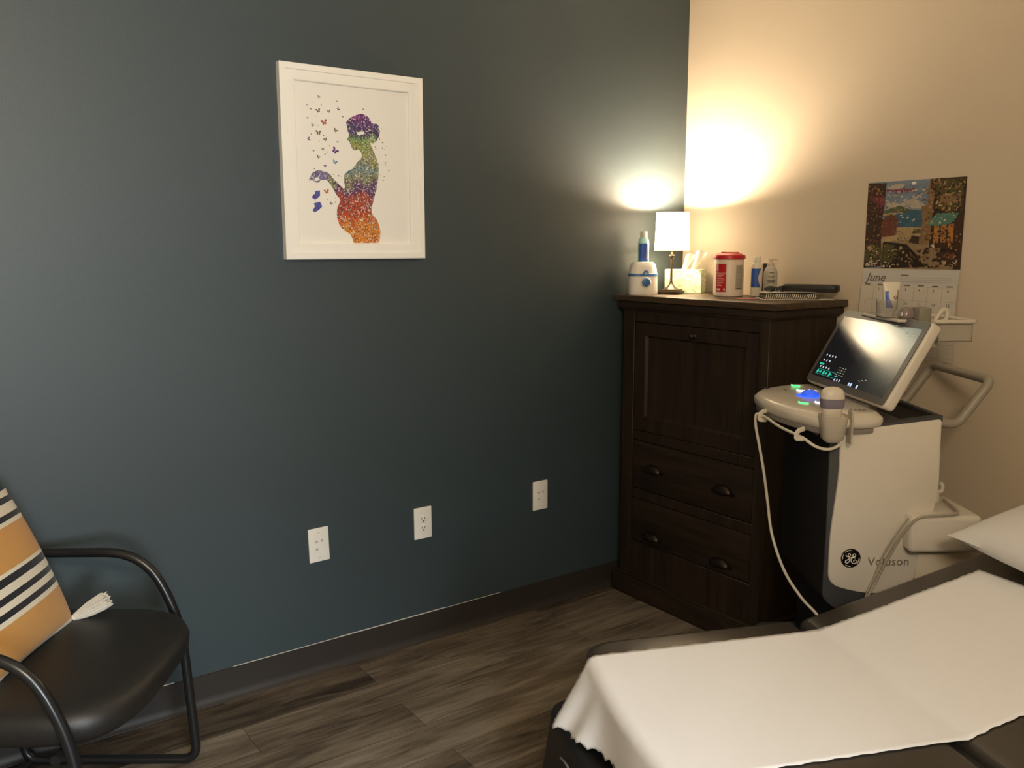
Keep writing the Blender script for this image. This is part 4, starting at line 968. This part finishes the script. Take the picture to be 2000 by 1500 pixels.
b = BM(); lathe(b, [(0.0265, 0.0), (0.0255, 0.006), (0.021, 0.012), (0.013, 0.016), (0.003, 0.0175)], 28, (0.925, 0.292, ZK)); finish('trackball', b, emis('trackball_blue', (0.03, 0.12, 0.85), 0.6), console)
for i in range(4):
    b = BM(); lathe(b, [(0.004, 0), (0.004, 0.003), (0.003, 0.004)], 12, (0.955 + 0.012 * i, 0.055 - 0.002 * i, ZK - 0.0005)); finish('button', b, M_UM, console)
b = BM(); box(b, (0.885, 0.402, ZK), (0.005, 0.042, 0.001), 0.0003, 1); finish('groove', b, M_UM, console)

# monitor: tilted back 28.5 degrees, hinged at the back of the console
tilt = math.atan2(0.125, 0.230)
MO = Vector((0.9985, 0.251, 0.984))
MRot = Matrix.Rotation(R(4.0), 3, 'Z')
mx, mz = MRot @ Vector((0, -1, 0)), MRot @ Vector((math.sin(tilt), 0, math.cos(tilt)))        # picture right, picture up
mn = mx.cross(mz)                                                               # out of the screen
def MM(x=0.0, z=0.0, d=0.0): 
    o = MO + mx * x + mz * z + mn * d
    return Matrix(((mx.x, mz.x, mn.x, o.x), (mx.y, mz.y, mn.y, o.y), (mx.z, mz.z, mn.z, o.z), (0, 0, 0, 1)))
MWd, MHt = 0.512, 0.262
b = BM(); prism(b, rrect(MWd, MHt, 0.014), 0.034, MM(0, MHt / 2, -0.036), bev=0.010, seg=3)
box(b, MO + mz * 0.12 - mn * 0.045, (0.05, 0.20, 0.15), 0.012, M=Matrix.Rotation(tilt, 4, 'Y'))
mon = finish('monitor', b, M_UW, UL, smooth=45, label='white monitor shell')
b = BM(); prism(b, rrect(MWd - 0.010, MHt - 0.008, 0.012), 0.003, MM(0, MHt / 2, -0.0030), bev=0.0008, seg=1)
bez = finish('bezel', b, mat('bezel_grey', (0.12, 0.115, 0.11), 0.34, 0.05, 40), mon, label='dark grey bezel')
b = BM(); prism(b, rrect(MWd - 0.052, MHt - 0.052, 0.003), 0.0006, MM(0, MHt / 2 - 0.001, -0.0001))
m_scr = mat('dark_touch_glass', (0.010, 0.012, 0.016), 0.21, 0.05, 60, spec=1.0, coat=1.0)
m_scr.node_tree.nodes['Principled BSDF'].inputs['Coat Roughness'].default_value = 0.20
m_scr.node_tree.nodes['Principled BSDF'].inputs['Coat IOR'].default_value = 1.9
m_scr.node_tree.nodes['Principled BSDF'].inputs['IOR'].default_value = 1.9
m_scr.node_tree.nodes['Principled BSDF'].inputs['Emission Color'].default_value = (0.10, 0.14, 0.22, 1)
m_scr.node_tree.nodes['Principled BSDF'].inputs['Emission Strength'].default_value = 0.03
def ui(x, z, w, h, mi):
    x -= 0.23; z += 0.027; d = 0.0007
    flat(b, [tuple(MM(x + sx * w / 2, z + sz * h / 2, d).translation) for sx, sz in ((-1, -1), (1, -1), (1, 1), (-1, 1))], mi + 1)
rr = random.Random(11)
for r_, (z, mi, n_) in enumerate(((0.072, 0, 4), (0.054, 0, 3), (0.040, 1, 1), (0.031, 0, 4), (0.014, 1, 4))):
    for i in range(n_):
        ui(0.030 + 0.020 * i if n_ > 1 else 0.03, z, 0.007 if n_ > 1 else 0.030, 0.006 if r_ < 4 else 0.009, mi)
        if r_ == 4: ui(0.038 + 0.040 * i, z, 0.022, 0.002, 1)
for i in range(3): ui(0.028 + 0.042 * i, 0.014, 0.010, 0.012, 1)
for k_ in range(2): ui(0.085, 0.006 + 0.017 * k_, 0.13, 0.0008, 1)
for i in range(3):
    for j in range(4): ui(0.155 + 0.018 * i, 0.020 + 0.008 * j, 0.009, 0.0022, 2)
for x in (0.160, 0.176, 0.192): ui(x, 0.004, 0.006, 0.008, 0)
for x in (0.255, 0.268, 0.305): ui(x, 0.004, 0.009, 0.010, 3)
for i in range(3): ui(0.300 + 0.016 * i, 0.022 + 0.004 * i, 0.012, 0.0018, 2)
for i in range(4): ui(0.40 + 0.014 * i, 0.190 - 0.008 * (i % 2), 0.010, 0.0018, 2)
scr = finish('screen', b, [m_scr, emis('ui_white', (0.55, 0.62, 0.75), 0.8), emis('ui_teal', (0.03, 0.55, 0.42), 0.7), emis('ui_dim', (0.45, 0.48, 0.40), 0.35), emis('ui_blue', (0.5, 0.65, 0.95), 0.8)], mon, smooth=0, label='dark glossy touch screen with small glowing icons')
b = BM(); text(b, 'Voluson', 0.0135, MM(-0.030, MHt - 0.0195, 0.0002), depth=0.0002); finish('lettering', b, mat('bezel_letter', (0.62, 0.58, 0.50), 0.4), bez, label='small pale lettering')
b = BM(); tube(b, [(1.03, 0.10, 0.955), (1.03, 0.42, 0.955)], 0.018, 14); box(b, (1.045, 0.26, 0.95), (0.05, 0.18, 0.05), 0.012); finish('hinge', b, M_UM, UL)
# push handle at the rear
b = BM()
hp = fillet([(1.195, 0.128, 0.925), (1.290, 0.128, 0.908), (1.380, 0.128, 1.036), (1.380, 0.468, 1.036), (1.290, 0.468, 0.908), (1.195, 0.390, 0.925)], [0, 0.028, 0.030, 0.030, 0.028, 0], 7)
tube(b, hp, 0.0135, 14); finish('push_handle', b, mat('handle_grey', (0.34, 0.31, 0.26), 0.42, 0.03), UL)
# rear accessory tray behind the screen
M_TR = mat('tray_grey', (0.40, 0.37, 0.31), 0.4, 0.03)
M_TRW = mat('tray_pearl', (0.62, 0.57, 0.49), 0.38, 0.02)
b = BM(); side(b, fillet([(1.125, 1.205, 0), (1.30, 1.190, 0), (1.30, 1.180, 0), (1.17, 1.185, 0), (1.14, 1.10, 0), (1.06, 1.02, 0), (1.05, 1.05, 0)], 0.015, 4, True), 0.16, 0.30, bev=0.004); finish('tray_bracket', b, M_TRW, UL)
def tray(bm, x0, x1, y0, y1, z0, z1, w=0.004):
    box(bm, ((x0 + x1) / 2, (y0 + y1) / 2, z0 + w / 2), (x1 - x0, y1 - y0, w), 0.001, 1)
    for (a0, a1, c0, c1) in ((x0, x1, y0, y0 + w), (x0, x1, y1 - w, y1), (x0, x0 + w, y0, y1), (x1 - w, x1, y0, y1)): box(bm, ((a0 + a1) / 2, (c0 + c1) / 2, (z0 + z1) / 2), (a1 - a0, c1 - c0, z1 - z0), 0.001, 1)
b = BM(); tray(b, 1.205, 1.300, 0.10, 0.30, 1.150, 1.204); finish('accessory_tray', b, M_TR, UL)
b = BM(); tube(b, fillet([(1.190, 0.092, 1.206), (1.308, 0.092, 1.206), (1.308, 0.308, 1.206), (1.190, 0.308, 1.206)], 0.02, 5, True), 0.0055, 10, True); finish('tray_rim', b, M_TRW, UL)
b = BM(); lathe(b, [(0.026, 0), (0.028, 0.002), (0.028, 0.062), (0.0255, 0.062), (0.0255, 0.004), (0.001, 0.003)], 28, (1.203, 0.16, 1.128)); finish('cup_holder', b, M_TR, UL)
b = BM(); box(b, (1.168, 0.13, 1.216), (0.036, 0.05, 0.055), 0.004); finish('holder_block', b, mat('block_grey', (0.23, 0.22, 0.17), 0.5), UL)
b = BM(); tube(b, fillet([(1.190, 0.10, 1.205), (1.212, 0.10, 1.240), (1.226, 0.10, 1.238), (1.224, 0.10, 1.210), (1.208, 0.10, 1.204)], 0.01, 5, True), 0.006, 10, True); finish('cable_loop', b, M_TRW, UL)
b = BM(); box(b, (1.128, 0.26, 1.205), (0.050, 0.26, 0.008), 0.003); finish('top_shelf', b, M_TRW, UL)
# clear cup that holds the gel bottle
m_cup = mat('clear_acrylic', (0.95, 0.95, 0.92), 0.06, 0.01, spec=0.5, trans=0.9)
b = BM(); sq_loft(b, [(0.032, 0.026, 0), (0.034, 0.028, 0.002), (0.035, 0.029, 0.052), (0.0335, 0.0275, 0.052), (0.0325, 0.0265, 0.004)], e=4); 
cup = finish('clear_cup', b, m_cup, UL, loc=(1.118, 0.218, 1.209))
# box housing on the rear corner, and lower rear skirt
b = BM(); box(b, (1.195, 0.062, 0.640), (0.195, 0.215, 0.104), 0.014, 3); finish('side_housing', b, M_UW, UL)
b = BM(); box(b, (1.215, 0.10, 0.49), (0.155, 0.21, 0.175), 0.010, 2); finish('rear_skirt', b, mat('skirt_cream', (0.58, 0.52, 0.42), 0.5, 0.02), UL)
# cable hook
b = BM(); tube(b, fillet([(1.190, 0.12, 0.690), (1.192, 0.10, 0.720), (1.215, 0.09, 0.728), (1.238, 0.085, 0.722), (1.242, 0.085, 0.742), (1.232, 0.085, 0.752)], 0.010, 5), 0.0065, 10); box(b, (1.205, 0.085, 0.708), (0.055, 0.02, 0.034), 0.008); finish('cable_hook', b, M_UW, UL)

# power cord wrapped on the hook, running down across the near panel
b = BM(); M_CORD = mat('grey_cord', (0.36, 0.33, 0.26), 0.5, 0.03)
tube(b, spline([(1.240, 0.070, 0.705), (1.228, -0.030, 0.700), (1.185, -0.052, 0.699), (1.12, -0.0585, 0.697), (1.095, -0.052, 0.676), (1.075, -0.035, 0.630), (1.050, -0.018, 0.560), (1.030, -0.008, 0.500), (1.005, -0.010, 0.440), (0.985, -0.02, 0.30), (0.99, -0.05, 0.08), (1.05, -0.08, 0.006), (1.25, -0.06, 0.006)], 7), 0.0040, 8)
tube(b, spline([(1.085, -0.050, 0.690), (1.06, -0.034, 0.63), (1.04, -0.016, 0.57), (1.020, -0.008, 0.50), (0.998, -0.010, 0.44), (0.975, -0.02, 0.30)], 6), 0.0022, 6)
finish('power_cord', b, M_CORD, UL, label='grey cord running down across the panel')

# transducer: resting in the near-side holder of the console, with its long cable
TRD = thing('transducer', 'white ultrasound probe with a lilac band and hanging cord in the console holder', 'ultrasound probe', (-1.446, -0.737, 0), R(-35.07))
M_PRB = mat('probe_ivory', (0.70, 0.64, 0.55), 0.35, 0.02, 20)
px_, py_ = 0.878, -0.010
def pr(bm, prof, mi=0, e=2.4, **k):
    t = bmesh.new(); sq_loft(t, prof, 36, e, 0, **k); merge(bm, t, Matrix.Translation((px_, py_, 0)), mi)
b = BM(); pr(b, [(0.020, 0.016, 0.938), (0.026, 0.020, 0.960), (0.0285, 0.022, 0.985)], captop=False, capbot=True); finish('handle', b, M_PRB, TRD)
b = BM(); pr(b, [(0.0285, 0.022, 0.985), (0.0305, 0.0235, 0.988), (0.0315, 0.0245, 1.000), (0.0320, 0.025, 1.011)], captop=False, capbot=False); finish('grip_band', b, mat('lilac_band', (0.20, 0.18, 0.24), 0.45), TRD, label='lilac grey band')
b = BM(); pr(b, [(0.0315, 0.0246, 1.011), (0.0312, 0.0243, 1.020), (0.0290, 0.0228, 1.029), (0.0235, 0.0188, 1.0365), (0.0130, 0.0105, 1.0412), (0.0015, 0.001, 1.0425)], capbot=False); finish('head', b, M_PRB, TRD)
b = BM()
cab = spline([(0.885, -0.012, 0.936), (0.900, -0.020, 0.920), (0.9045, -0.022, 0.900), (0.893, -0.022, 0.882), (0.868, -0.018, 0.873), (0.838, -0.010, 0.880), (0.812, 0.004, 0.898), (0.795, 0.03, 0.905), (0.780, 0.12, 0.908), (0.768, 0.20, 0.917), (0.754, 0.235, 0.922), (0.748, 0.240, 0.914), (0.750, 0.240, 0.880),
              (0.762, 0.235, 0.82), (0.775, 0.225, 0.745), (0.788, 0.22, 0.66), (0.800, 0.200, 0.560), (0.822, 0.140, 0.470), (0.848, 0.060, 0.420), (0.868, -0.005, 0.400), (0.885, -0.050, 0.365), (0.89, -0.07, 0.25), (0.88, -0.06, 0.12), (0.86, -0.03, 0.03), (0.82, 0.02, 0.006), (0.74, 0.03, 0.006)], 7)
tube(b, cab, 0.0042, 8); finish('cable', b, mat('probe_cable', (0.66, 0.61, 0.50), 0.45, 0.02), TRD, label='long pale cord')
b = BM()                                           # holder cup and clips that carry the probe and its cable
sq_loft(b, [(0.018, 0.016, 0.895), (0.028, 0.024, 0.905), (0.036, 0.030, 0.955), (0.0375, 0.0315, 0.968), (0.0350, 0.0290, 0.968), (0.0335, 0.0275, 0.953), (0.0255, 0.0215, 0.908)], e=3)
bmesh.ops.translate(b, verts=b.verts[:], vec=(px_, py_ - 0.012, 0)); box(b, (px_ + 0.046, py_ - 0.016, 0.935), (0.006, 0.03, 0.09), 0.002)
finish('probe_holder', b, mat('clear_holder', (0.72, 0.66, 0.56), 0.25, 0.02, spec=0.5, trans=0.45), UL)
for (x, y, z) in ((0.800, 0.01, 0.908), (0.762, 0.225, 0.918)):
    b = BM(); tube(b, fillet([(x + 0.014, y, z + 0.016), (x - 0.006, y - 0.004, z + 0.010), (x - 0.010, y - 0.006, z - 0.010), (x + 0.012, y - 0.004, z - 0.011)], 0.006, 4), 0.0035, 8, sq=2.0); finish('cable_clip', b, M_TRW, UL)

# gel bottle and second probe resting on the rear of the cart
def ulw(x, y, z):
    c, s = math.cos(R(-35.07)), math.sin(R(-35.07)); return (-1.446 + x * c - y * s, -0.737 + x * s + y * c, z)
gb = gel_bottle('gel_bottle', 'upturned white gel tube with a blue wave in the clear cup behind the screen', ulw(1.118, 0.218, 1.2122), R(-38), 0.098, body=(0.74, 0.70, 0.60), tubed=True)
p2 = thing('transducer', 'small lilac-grey probe lying on the shelf behind the top of the screen', 'ultrasound probe', ulw(1.140, 0.155, 1.2115), R(-35))
b = BM(); t = bmesh.new(); sq_loft(t, [(0.004, 0.010, 0.0), (0.018, 0.018, 0.001), (0.024, 0.021, 0.006), (0.022, 0.020, 0.016), (0.017, 0.016, 0.026), (0.009, 0.008, 0.0305), (0.002, 0.002, 0.0315)], 30, 2.3); merge(b, t); finish('head', b, mat('lilac_grey', (0.24, 0.19, 0.19), 0.22), p2)
b = BM(); lathe(b, [(0.006, 0), (0.0075, 0.003), (0.004, 0.012)], 16, (-0.018, -0.008, 0.006)); finish('tip', b, M_STEEL, p2, label='shiny metal tip')
# ------------------------------------------------------------------ exam table
# local frame: +x towards the head end, +y towards the cabinet, hinge at x=0
TA = math.atan2(-0.379, 0.925)
TT = thing('exam_table', 'dark vinyl padded exam table with its back section raised, in the right foreground', 'exam table', (-0.994, -1.388, 0), TA)
TWY0, TWY1 = 0.026, -0.690
SL = 0.2525; AL = math.atan(SL)
def pad(bm, x0, x1, th, y0=TWY0, y1=TWY1, rad=0.022, corner=0.0, edge=0):
    """upholstered slab in local table coordinates, top at z=0, corners at the foot end rounded"""
    out = []
    if corner:
        c = corner
        out = fillet([(x1, y0, 0), (x0, y0, 0), (x0, y1, 0), (x1, y1, 0)], [0.012, c, c, 0.012], 8, True)
    else: out = fillet([(x1, y0, 0), (x0, y0, 0), (x0, y1, 0), (x1, y1, 0)], 0.015, 4, True)
    cx, cy = (x0 + x1) / 2, (y0 + y1) / 2
    hx, hy = abs(x1 - x0) / 2, abs(y0 - y1) / 2
    t = bmesh.new(); rg = []
    for k in range(7):
        a = R(90) * k / 6; ins = rad * (1 - math.sin(a)); z = -rad + rad * math.cos(a) 
        rg.append([t.verts.new((cx + (p.x - cx) * (1 - ins / hx), cy + (p.y - cy) * (1 - ins / hy), z)) for p in out])
    rg.append([t.verts.new((p.x, p.y, -th)) for p in out])
    n = len(out)
    for a, c in zip(rg, rg[1:]):
        for i in range(n): t.faces.new((a[i], a[(i + 1) % n], c[(i + 1) % n], c[i]))
    f = t.faces.new(rg[0]); g = t.faces.new(list(reversed(rg[-1])))
    bmesh.ops.triangulate(t, faces=[f, g])
    merge(bm, t)
b = BM(); pad(b, -0.580, -0.028, 0.075, corner=0.075); finish('leg_cushion', b, M_TABV, TT, smooth=45, loc=(0, 0, 0.498))
b = BM(); pad(b, -0.012, 0.900, 0.075); o = finish('back_cushion', b, M_TABV, TT, smooth=45); o.location = (0, 0, 0.498); o.rotation_euler = (0, -AL, 0)
b = BM(); box(b, (-0.02, (TWY0 + TWY1) / 2, 0.455), (0.05, 0.66, 0.05), 0.006); finish('hinge_gusset', b, M_BLACKV, TT)
b = BM(); tube(b, fillet([(-0.45, 0.006, 0.478), (-0.583, 0.006, 0.478), (-0.583, -0.684, 0.478), (-0.45, -0.684, 0.478)], 0.075, 8), 0.0035, 8); finish('piping', b, mat('piping_dark', (0.06, 0.055, 0.045), 0.35), TT)
b = BM(); box(b, (-0.28, -0.34, 0.405), (0.50, 0.56, 0.030), 0.004); box(b, (0.0, -0.34, 0.36), (0.45, 0.50, 0.09), 0.01); finish('top_frame', b, M_BLACKM, TT)
b = BM(); box(b, (0.40, -0.34, 0.475), (0.80, 0.52, 0.03), 0.004, M=Matrix.Rotation(-AL, 4, 'Y')); finish('back_frame', b, M_BLACKM, TT)
b = BM(); box(b, (0.10, -0.34, 0.21), (0.36, 0.40, 0.28), 0.02, 2); finish('pedestal', b, mat('pedestal_dark', (0.03, 0.028, 0.026), 0.5), TT)
b = BM(); box(b, (0.08, -0.34, 0.04), (0.80, 0.52, 0.08), 0.02, 2); finish('foot_plate', b, mat('base_dark', (0.02, 0.02, 0.02), 0.45), TT)
for y in (-0.12, -0.56):
    b = BM(); tube(b, [(0.02, y, 0.18), (0.45, y, 0.56)], 0.014, 12); finish('lift_strut', b, M_STEEL, TT)
# padded foot rest below the foot end
b = BM(); t = bmesh.new()
ol = fillet([(-0.350, 0.085, 0), (-0.640, 0.085, 0), (-0.640, -0.765, 0), (-0.350, -0.765, 0)], 0.035, 6, True)
rg = []
for ins, z in ((0.03, 0.335), (0.018, 0.332), (0.008, 0.322), (0.002, 0.305), (0.0, 0.28), (-0.02, 0.10), (-0.02, 0.03), (-0.01, 0.02)):
    rg.append([t.verts.new((-0.495 + (p.x + 0.495) * (1 - ins / 0.145), -0.34 + (p.y + 0.34) * (1 - ins / 0.425), z)) for p in ol])
for a, c in zip(rg, rg[1:]):
    for i in range(len(ol)): t.faces.new((a[i], a[(i + 1) % len(ol)], c[(i + 1) % len(ol)], c[i]))
f = t.faces.new(rg[0]); g = t.faces.new(list(reversed(rg[-1]))); bmesh.ops.triangulate(t, faces=[f, g]); merge(b, t)
finish('foot_rest', b, M_BLACKV, TT, smooth=50, label='black padded foot rest below the foot end')
b = BM(); tube(b, spline([(-0.648, -0.06, 0.265), (-0.652, -0.12, 0.285), (-0.653, -0.19, 0.285)], 5), 0.0025, 6); finish('foot_rest_welt', b, mat('welt_grey', (0.25, 0.25, 0.25), 0.4), TT)
b = BM(); tube(b, [(-0.560, -0.20, 0.415), (-0.598, -0.24, 0.392), (-0.604, -0.36, 0.352)], 0.005, 10); finish('release_rod', b, mat('rod_beige', (0.45, 0.40, 0.33), 0.35, metal=0.3), TT)

# paper sheet: flat on the leg section, rising on the back section, torn end hanging over the foot
def paper_pt(s, y):
    """s along the sheet from the hinge (negative to the foot); y across"""
    k = min(1.0, max(0.0, (y + 0.055) / -0.485))   # 0 far edge .. 1 near edge
    if s >= 0.0:
        x = s * math.cos(AL); z = 0.5015 + s * math.sin(AL) - 0.0
        z += 0.0015 * math.sin(30 * s + 5 * k) * 0.3
        return x, y, z
    fold = -0.562 - 0.012 * math.sin(3.1 * k)
    if s >= fold:
        z = 0.5015 + 0.0010 * math.sin(18 * s + 6 * k) * math.sin(3.1 * k)
        return s, y, z
    q = fold - s
    r = 0.030                                       # round over the edge, then hang, flaring out
    a = min(q / r, R(78) - 0.10 * k * 0)
    x = fold - r * math.sin(a); z = 0.5015 - r * (1 - math.cos(a))
    h = q - r * a
    if h > 0:
        fl = (0.25 * (1 - k) ** 1.4 + 0.10) + 0.10 * math.sin(9 * k + 1.0) * (1 - k)
        cr = 0.011 * math.sin(26 * k + 14 * h) * (h / 0.12) * math.exp(-((k - 0.12) / 0.16) ** 2) + 0.010 * math.sin(8.0 * k + 0.5) * (h / 0.12)
        x -= h * math.sin(fl) + cr; z -= h * math.cos(fl)
        y += -0.012 * h / 0.12 * math.sin(5 * k) + 0.02 * h * (1 - k)
    return x, y, z
b = BM(); rr = random.Random(5)
ny = 46; ss = []
s = -0.735
L0 = [-0.562 - 0.0] 
n_h = 26; n_f = 40; n_b = 44
grid = []
for j in range(ny + 1):
    k = j / ny
    y = -0.055 - 0.485 * k
    end = 0.560 + 0.030 + (0.160 - 0.050 * k - 0.020 * math.sin(3.14 * k) + 0.0035 * math.sin(k * 95) + 0.003 * math.sin(k * 47 + 1) + rr.uniform(-0.0012, 0.0012))
    row = []
    for i in range(n_h): row.append(-end + (end - 0.555) * i / n_h)
    for i in range(n_f): row.append(-0.555 + 0.555 * i / n_f)
    for i in range(n_b + 1): row.append(0.455 * (i / n_b) * (1.0 + 0.15 * k) )
    grid.append((y, row))
G = []
for j, (y, row) in enumerate(grid):
    c_ = []
    for s in row:
        yy = y
        if j in (0, ny): yy += (0.0016 * math.sin(s * 330) + 0.0010 * math.sin(s * 127)) + (0.004 * math.exp(-(s / 0.03) ** 2)) * (1 if j == 0 else -1)
        c_.append(b.verts.new(paper_pt(s, yy)))
    G.append(c_)
for j in range(ny):
    for i in range(len(G[0]) - 1):
        b.faces.new((G[j][i], G[j][i + 1], G[j + 1][i + 1], G[j + 1][i]))
ps = finish('exam_paper', b, M_PAPER, None, smooth=80, loc=(-0.994, -1.388, 0), rotz=TA)
ps.modifiers.new('s', 'SOLIDIFY').thickness = 0.0007
tag(ps, 'white exam paper sheet along the dark table, its torn end hanging over the foot', 'exam paper')

# pillow on the head end
pc = Vector((0.625, -0.315, 0.5 + SL * 0.625 + 0.077))
e1 = Vector((0.0, -1.0, 0.0)); nn = Vector((-SL, 0, 1)).normalized(); e2 = nn.cross(e1).normalized()
b = BM(); puff(b, 0.68, 0.45, 0.078, 30, 0.06, 2.2)
pmx = Matrix(((e1.x, e2.x, nn.x, pc.x), (e1.y, e2.y, nn.y, pc.y), (e1.z, e2.z, nn.z, pc.z), (0, 0, 0, 1)))
bmesh.ops.transform(b, matrix=pmx, verts=b.verts[:])
pw = finish('pillow', b, M_PILLOW, None, smooth=60, loc=(-0.994, -1.388, 0), rotz=TA)
tag(pw, 'white pillow lying on the raised head end of the exam table', 'pillow')

# ------------------------------------------------------------------ chair with looped arms
# local frame: +x the way the chair faces, +y away from the camera; far front foot at the origin
CAng = math.atan2(-0.57, 0.82)
CH = thing('armchair', 'black tubular sled-base armchair with a black vinyl seat against the blue wall', 'chair', (-2.183, -0.301, 0), CAng)
def loop(y):
    return fillet([(-0.470, y, 0.611), (-0.085, y, 0.611), (-0.012, y, 0.455), (0.0, y, 0.016), (-0.490, y, 0.016), (-0.480, y, 0.60)], [0.05, 0.16, 0.06, 0.035, 0.05, 0.02], 9, True)
lp_far = [(-0.455, 0, 0.611), (-0.150, 0, 0.611), (-0.026, 0, 0.545), (-0.014, 0, 0.32), (0.004, 0, 0.014), (-0.455, 0, 0.014), (-0.475, 0, 0.30)]
for y in (0.0, -0.60):
    pts = fillet([(x, y, z) for x, _, z in [(-0.470, 0, 0.611), (-0.110, 0, 0.611), (-0.022, 0, 0.430), (0.002, 0, 0.014), (-0.470, 0, 0.014)]], [0.03, 0.145, 0.12, 0.045, 0.045], 12, True)
    b = BM(); tube(b, pts, 0.0125, 14, True); finish('side_frame', b, M_BLACKM, CH, smooth=60)
for x, z in ((-0.06, 0.385), (-0.38, 0.380)):
    b = BM(); tube(b, [(x, 0.0, z), (x, -0.60, z)], 0.011, 12); finish('seat_rail', b, M_BLACKM, CH)
b = BM(); tube(b, [(-0.455, 0.0, 0.014), (-0.455, -0.60, 0.014)], 0.011, 12); finish('floor_bar', b, M_BLACKM, CH)
# seat: crowned cushion with a bowed waterfall front
b = BM(); t = bmesh.new(); rg = []
ol = []
for k in range(64):
    a = 2 * math.pi * k / 64; c, s = math.cos(a), math.sin(a); e = 4.6
    x = math.copysign(abs(c) ** (2 / e), c); y = math.copysign(abs(s) ** (2 / e), s); ol.append((x, y))
for f, z in ((0.0, 0.478), (0.35, 0.4775), (0.65, 0.476), (0.82, 0.474), (0.92, 0.469), (0.975, 0.459), (1.0, 0.440), (0.992, 0.412), (0.96, 0.398), (0.85, 0.392)):
    ring = []
    for x, y in ol:
        X = -0.205 + 0.235 * x * f + 0.035 * max(0, x) ** 2 * (1 - y * y * 0.75) * f * f; Y = -0.30 + 0.284 * y * f
        zz = z - 0.008 * max(0, x * f) ** 3 if z > 0.43 else z
        ring.append(t.verts.new((X, Y, zz)))
    rg.append(ring)
for a, c in zip(rg, rg[1:]):
    for i in range(64): t.faces.new((a[i], a[(i + 1) % 64], c[(i + 1) % 64], c[i]))
bmesh.ops.remove_doubles(t, verts=rg[0], dist=0.0005); f = t.faces.new(list(reversed(rg[-1]))); bmesh.ops.triangulate(t, faces=[f])
merge(b, t); finish('seat', b, M_BLACKV, CH, smooth=70)
# backrest
b = BM(); n = 20; g = {}
for sdx, off in ((0, 0.0), (1, -0.05)):
    for i in range(n + 1):
        for j in range(n + 1):
            u, v = -1 + 2 * i / n, j / n
            edge = (max(0, 1 - abs(u) ** 6) * max(0, 1 - abs(2 * v - 1) ** 6)) ** 0.5
            x = -0.455 - 0.06 * v + (0.022 * edge if sdx == 0 else -0.026 * edge) - 0.02 * (1 - u * u)
            g[(sdx, i, j)] = b.verts.new((x, -0.30 + 0.24 * u, 0.52 + 0.36 * v))
for sdx in (0, 1):
    for i in range(n):
        for j in range(n): b.faces.new((g[(sdx, i, j)], g[(sdx, i + 1, j)], g[(sdx, i + 1, j + 1)], g[(sdx, i, j + 1)]))
bmesh.ops.remove_doubles(b, verts=b.verts[:], dist=0.0008); finish('backrest', b, M_BLACKV, CH, smooth=60)
for y in (-0.10, -0.50):
    b = BM(); tube(b, [(-0.38, y, 0.385), (-0.462, y, 0.42), (-0.480, y, 0.60), (-0.50, y, 0.80)], 0.010, 10); finish('back_support', b, M_BLACKM, CH)

# striped throw cushion leaning on the backrest
OC, WH, BK = (0.56, 0.29, 0.085), (0.72, 0.66, 0.54), (0.014, 0.013, 0.020)
bands = [(0.0, WH), (0.035, OC), (0.285, WH), (0.315, BK), (0.355, WH), (0.395, BK), (0.435, WH), (0.485, BK), (0.535, WH), (0.558, OC), (0.795, WH), (0.822, BK), (0.858, WH), (0.918, BK), (0.958, WH)]
M_STR = ramp_mat('striped_knit', bands, 'Y', -0.186, 0.188)
tc_ = thing('throw_cushion', 'ochre, black and cream striped throw cushion with tassels leaning on the black armchair', 'cushion')
cu_n = Vector((0.926, 0, 0.376)).normalized()
# cushion plane: x along -y of the chair (towards the camera), y up the lean
cy_ = Vector((-0.376, 0, 0.926)).normalized(); cx_ = Vector((0, -1, 0))
cc = Vector((-0.318, -0.325, 0.646))
Rz = Matrix.Translation((-2.183, -0.301, 0)) @ Matrix.Rotation(CAng, 4, 'Z')
Ml = Matrix(((cx_.x, cy_.x, cu_n.x, cc.x), (cx_.y, cy_.y, cu_n.y, cc.y), (cx_.z, cy_.z, cu_n.z, cc.z), (0, 0, 0, 1)))
tc_.matrix_world = Rz @ Ml
b = BM(); puff(b, 0.42, 0.378, 0.060, 28, 0.05, 2.2); finish('cover', b, M_STR, tc_, smooth=60)
M_TAS = mat('tassel_cream', (0.76, 0.72, 0.64), 0.95, 0.12, 150, bump=0.5, bscale=500)
def tassel(name, x, y, dx, dy, k=1.0, dz=0.0):
    bm = BM(); rr = random.Random(int(abs(x * 100 + y * 37)))
    d = Vector((dx, dy, dz)).normalized()
    lathe(bm, [(0.004, 0), (0.009, 0.004), (0.008, 0.010), (0.006, 0.014)], 12, (0, 0, 0), M=frame_M((x, y, 0), d.orthogonal(), d.cross(d.orthogonal())))
    for q in range(int(60 * k * k)):
        a = rr.uniform(0, 6.283); r = 0.0095 * k * math.sqrt(rr.random()); o1 = d.orthogonal().normalized(); o2 = d.cross(o1)
        p0 = Vector((x, y, 0)) + d * 0.008; L_ = rr.uniform(0.050, 0.066) * (1 + 0.5 * (k - 1))
        sp = o1 * math.cos(a) + o2 * math.sin(a)
        tube(bm, [p0 + sp * r * 0.5, p0 + sp * r * 1.05 + d * L_ * 0.5, p0 + sp * r * 1.25 + d * L_ ], 0.0013, 4)
    finish(name, bm, M_TAS, tc_)
tassel('tassel', -0.206, -0.182, -0.30, 0.10, 1.8, 1.0)
